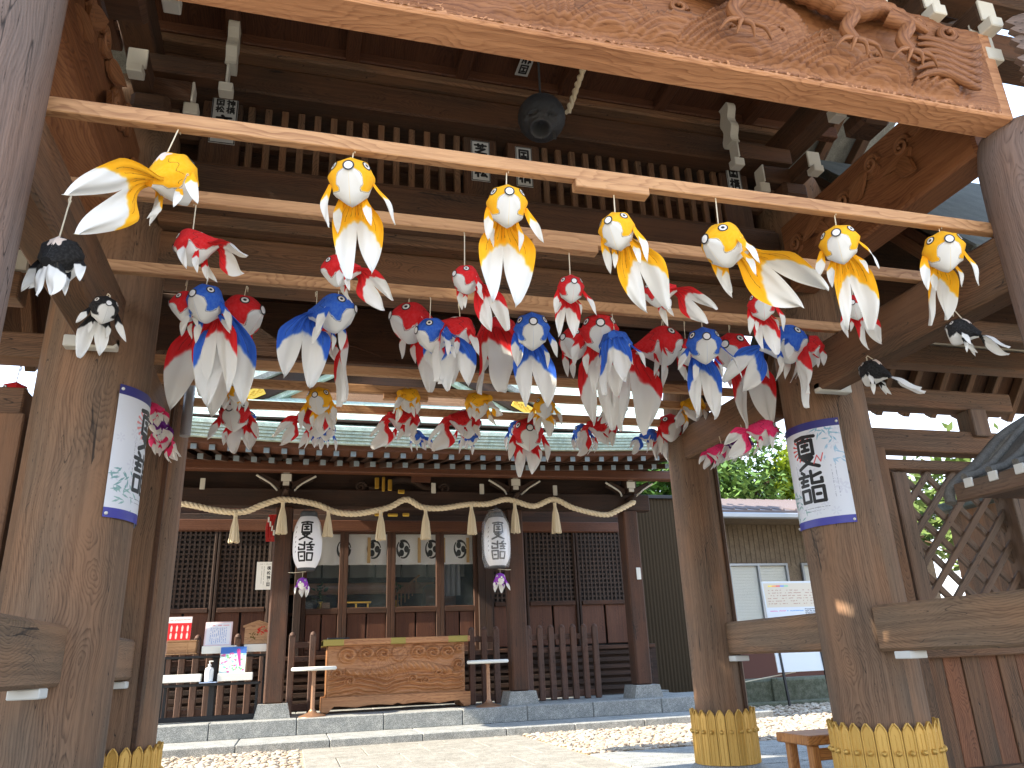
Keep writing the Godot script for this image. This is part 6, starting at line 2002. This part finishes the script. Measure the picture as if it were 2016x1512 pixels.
func surroundings() -> void:
	# side building with a metal roof, right of the hall
	var o := thing("side_building", "single-storey brown office with a ribbed metal roof and white-framed windows", "building", Vector3(0, 0, 0))
	var z := -13.0
	timber("wall", Vector3(9.6, 1.6, z - 0.1), Vector3(5.6, 3.2, 0.2), M.render, o, 0, 0.0)
	timber("wall", Vector3(6.85, 1.6, z - 2.0), Vector3(0.2, 3.2, 3.8), M.render, o, 2, 0.0)
	timber("wainscot", Vector3(9.6, 0.55, z + 0.015), Vector3(5.6, 1.1, 0.03), flatm(Color(0.36, 0.22, 0.18), 0.8), o, 0, 0.0)
	for k in 52:
		timber("wall_rib", Vector3(6.9 + 0.105 * k, 2.62, z + 0.006), Vector3(0.02, 0.8, 0.012), M.render, o, 1, 0.003)
	for q in [[7.74, 8.95], [9.30, 10.6]]:
		var w := Node3D.new()
		w.name = "window"
		o.add_child(w, true)
		var cx: float = (q[0] + q[1]) * 0.5
		var ww: float = q[1] - q[0]
		timber("blind", Vector3(cx, 1.70, z + 0.005), Vector3(ww, 1.05, 0.01), M.offwhite, w, 0, 0.0)
		for k in 20:
			timber("slat", Vector3(cx, 1.2 + 0.052 * k, z + 0.016), Vector3(ww - 0.04, 0.044, 0.006), M.offwhite, w, 0, 0.002)
		timber("pane", Vector3(cx, 1.70, z + 0.036), Vector3(ww, 1.05, 0.006), M.glass, w, 0, 0.0)
		for x in [q[0], cx, q[1]]:
			timber("frame_upright", Vector3(x, 1.70, z + 0.05), Vector3(0.045, 1.12, 0.05), M.metal, w, 1, 0.004)
		for y in [1.16, 2.24]:
			timber("frame_rail", Vector3(cx, y, z + 0.05), Vector3(ww + 0.05, 0.045, 0.052), M.metal, w, 0, 0.004)
	var rb := mb()
	rb.bar(Vector3(9.5, 3.10, z + 0.75), Vector3(9.5, 4.1, z - 3.2), 6.6, 0.06, 0.0)
	var rs := obj("metal_roof", rb, M.roofmetal, o)
	for k in 26:
		var b := mb()
		var x := 6.3 + 0.256 * k
		b.bar(Vector3(x, 3.15, z + 0.75), Vector3(x, 4.15, z - 3.2), 0.035, 0.035, 0.004)
		obj("rib", b, M.roofmetal, rs)
	timber("gutter", Vector3(9.5, 3.02, z + 0.80), Vector3(6.6, 0.10, 0.10), M.metal, o, 0, 0.02)
	timber("soffit", Vector3(9.5, 3.00, z + 0.4), Vector3(6.5, 0.02, 0.75), M.render, o, 0, 0.0)
	# dark corrugated screen wall between hall and office
	var d := thing("corrugated_wall", "dark corrugated sheet wall at the hall's right corner", "wall", Vector3(0, 0, 0))
	var cb := mb()
	cb.grid(220, 1, func(i: float, j: float) -> Vector3: return Vector3(lerpf(5.12, 7.0, i), lerpf(0.05, 3.25, j), -11.9 + 0.005 * sin(i * 200.0)), false)
	obj("sheet", cb, M.darkpanel, d)
	timber("corner_post", Vector3(5.14, 1.6, -11.86), Vector3(0.06, 3.2, 0.06), M.black, d, 1)
	timber("cap", Vector3(6.06, 3.26, -11.9), Vector3(1.95, 0.06, 0.10), M.black, d, 0)
	var pip := mb()
	pip.cyl(Vector3(5.30, 0.1, -11.80), Vector3(5.30, 2.9, -11.80), 0.012, 0.012, 8)
	obj("thin_pipe", pip, M.metal, d)
	# mossy stone basin and noticeboard in front of the office
	var bs := thing("stone_plinth", "mossy stone planter wall in front of the office", "planter", Vector3(6.95, 0, -10.5))
	timber("body", Vector3(0, 0.17, 0), Vector3(1.75, 0.36, 0.5), M.moss, bs, 0, 0.03)
	timber("footing", Vector3(0, 0.02, 0.12), Vector3(1.9, 0.08, 0.6), M.moss, bs, 0, 0.02)
	timber("pilaster", Vector3(-0.35, 0.18, 0.26), Vector3(0.10, 0.36, 0.04), M.moss, bs, 1, 0.01)
	var nb := thing("notice_board", "white information board on a black metal easel before the office", "notice board", Vector3(6.78, 0, -9.82))
	for x in [-0.30, 0.36]:
		var lb := mb()
		lb.bar(Vector3(x, 0.0, 0.05), Vector3(x - 0.03, 1.60, -0.06), 0.03, 0.03, 0.003)
		obj("leg", lb, M.black, nb)
	for q in [[1.39, 0.86, 0.50, 0], [0.575, 0.76, 0.26, 1]]:
		var im := blank(172, 100 if q[3] == 0 else 60, Color(0.78, 0.80, 0.82))
		if q[3] == 0:
			im.fill_rect(Rect2i(4, 4, 164, 66), Color(0.78, 0.74, 0.66))
			for k in 5:
				im.fill_rect(Rect2i(18 + 13 * k, 10, 13, 4), [Color(0.9, 0.8, 0.3), Color(0.92, 0.6, 0.3), Color(0.85, 0.35, 0.35), Color(0.4, 0.55, 0.8), Color(0.5, 0.75, 0.6)][k])
			scribble(im, Rect2(12, 20, 150, 44), 6, Color(0.62, 0.45, 0.40), 0.6)
			scribble(im, Rect2(10, 76, 50, 8), 1, Color(0.80, 0.35, 0.6), 0.9)
			scribble(im, Rect2(66, 76, 50, 8), 1, Color(0.25, 0.5, 0.8), 0.9)
			scribble(im, Rect2(124, 74, 40, 18), 4, Color(0.2, 0.2, 0.22), 0.8)
		else:
			im.fill(Color(0.84, 0.87, 0.89))
		var pb := MB.new()
		var w: float = q[1]
		var h: float = q[2]
		pb.quad(Vector3(-w / 2, -h / 2, 0.012), Vector3(w / 2, -h / 2, 0.012), Vector3(w / 2, h / 2, 0.012), Vector3(-w / 2, h / 2, 0.012), Vector3.BACK, Vector2(0, 1), Vector2(1, 1), Vector2(1, 0), Vector2(0, 0))
		var po := obj("sheet" if q[3] == 0 else "leaflet_pocket", pb, printed(im, 0.4), nb)
		po.transform = Transform3D(Basis(Vector3.RIGHT, -0.07), Vector3(0.0, q[0], 0.0))
		var kb := MB.new()
		kb.box(Vector3(0, 0, 0.005), Vector3(w + 0.01, h + 0.01, 0.012), 0.002)
		obj("panel", kb, M.white, po)
	var nc := mb()
	nc.cyl(Vector3(-0.85, 0.32, -0.3), Vector3(-0.10, 0.44, 0.0), 0.008, 0.008, 6)
	obj("cord", nc, M.string, nb)
	# a low tiled roof right of the gate, its eave running towards us
	var r := thing("tiled_side_roof", "low curved grey tile roof with white rafter ends at the right edge", "roof", Vector3(3.19, 1.49, -3.06))
	var tb := mb()
	tb.grid(24, 20, func(i: float, j: float) -> Vector3:
		var x := 1.2 * i
		var yy := 0.01 + 0.30 * smoothstep(0.0, 0.62, x) + 0.08 * x
		return Vector3(x, yy, -0.02 + 1.8 * j), true)
	obj("tile_slope", tb, M.rooftile, r)
	for k in 12:
		var rl := mb()
		var zz := 0.04 + 0.15 * k
		var rp := []
		for q in 13:
			var x := -0.015 + 1.2 * q / 12.0
			rp.append(Vector3(x, 0.025 + 0.30 * smoothstep(0.0, 0.62, x) + 0.08 * x, zz))
		rl.tube(rp, taper(13, 0.020, 0.020), 8)
		obj("roll_tile", rl, M.rooftile, r)
	var vg := mb()
	vg.tube(smooth_path([Vector3(-0.04, -0.09, -0.05), Vector3(-0.02, -0.03, -0.06), Vector3(0.05, 0.03, -0.06), Vector3(0.2, 0.12, -0.06), Vector3(0.4, 0.27, -0.06), Vector3(0.62, 0.38, -0.06)], 4), taper(21, 0.026, 0.032), 10)
	obj("verge", vg, M.rooftile, r)
	timber("eave_board", Vector3(-0.01, -0.045, 0.9), Vector3(0.05, 0.09, 1.84), M.lattice, r, 2)
	for k in 13:
		timber("white_rafter_end", Vector3(-0.037, -0.012, 0.08 + 0.145 * k), Vector3(0.012, 0.045, 0.05), M.white, r, 0, 0.003)
	timber("soffit", Vector3(0.55, -0.06, 0.9), Vector3(1.1, 0.02, 1.8), M.dark, r, 2, 0.0)
	for zz in [0.05, 1.7]:
		timber("post", Vector3(0.75, -0.77, zz), Vector3(0.10, 1.44, 0.10), M.lattice, r, 1)
	# brown board shed behind the right lattice
	var sh := thing("board_shed", "brown board-clad shed glimpsed through the right half of the lattice", "shed", Vector3(7.0, 0, -5.6))
	for k in 9:
		timber("board", Vector3(-0.9 + 0.2 * k, 0.95, 0.4), Vector3(0.194, 1.9, 0.03), M.plank if k % 2 == 0 else M.beam, sh, 1, 0.003)
	timber("side_wall", Vector3(-0.98, 0.95, 0.0), Vector3(0.04, 1.9, 0.8), M.beam, sh, 1, 0.0)
	timber("roof_slab", Vector3(0, 1.95, 0.1), Vector3(2.2, 0.08, 1.2), M.darktile, sh, 0, 0.01)
	# trees
	tree(Vector3(11.6, 0, -19.0), 7.2, Vector3(2.4, 2.4, 2.2), 9000, 0.12, 3, Color(0.36, 0.48, 0.22), "dark green tree behind the office roof")
	tree(Vector3(13.3, 0, -17.6), 6.4, Vector3(1.2, 2.2, 1.4), 6000, 0.11, 8, Color(0.64, 0.70, 0.20), "bright yellow-green tree right of the dark one behind the office")
	tree(Vector3(9.0, 0, -20.0), 7.6, Vector3(2.2, 2.4, 2.2), 6000, 0.13, 13, Color(0.28, 0.42, 0.16), "green tree behind the hall's right corner")
	tree(Vector3(11.2, 0, -10.4), 4.0, Vector3(1.5, 1.2, 1.5), 3000, 0.12, 21, Color(0.42, 0.50, 0.27), "leafy tree glimpsed through the right lattice")
	tree(Vector3(-5.6, 0, -2.7), 7.0, Vector3(2.3, 2.9, 2.5), 9000, 0.20, 55, Color(0.24, 0.36, 0.16), "big leafy tree standing left of the gate")
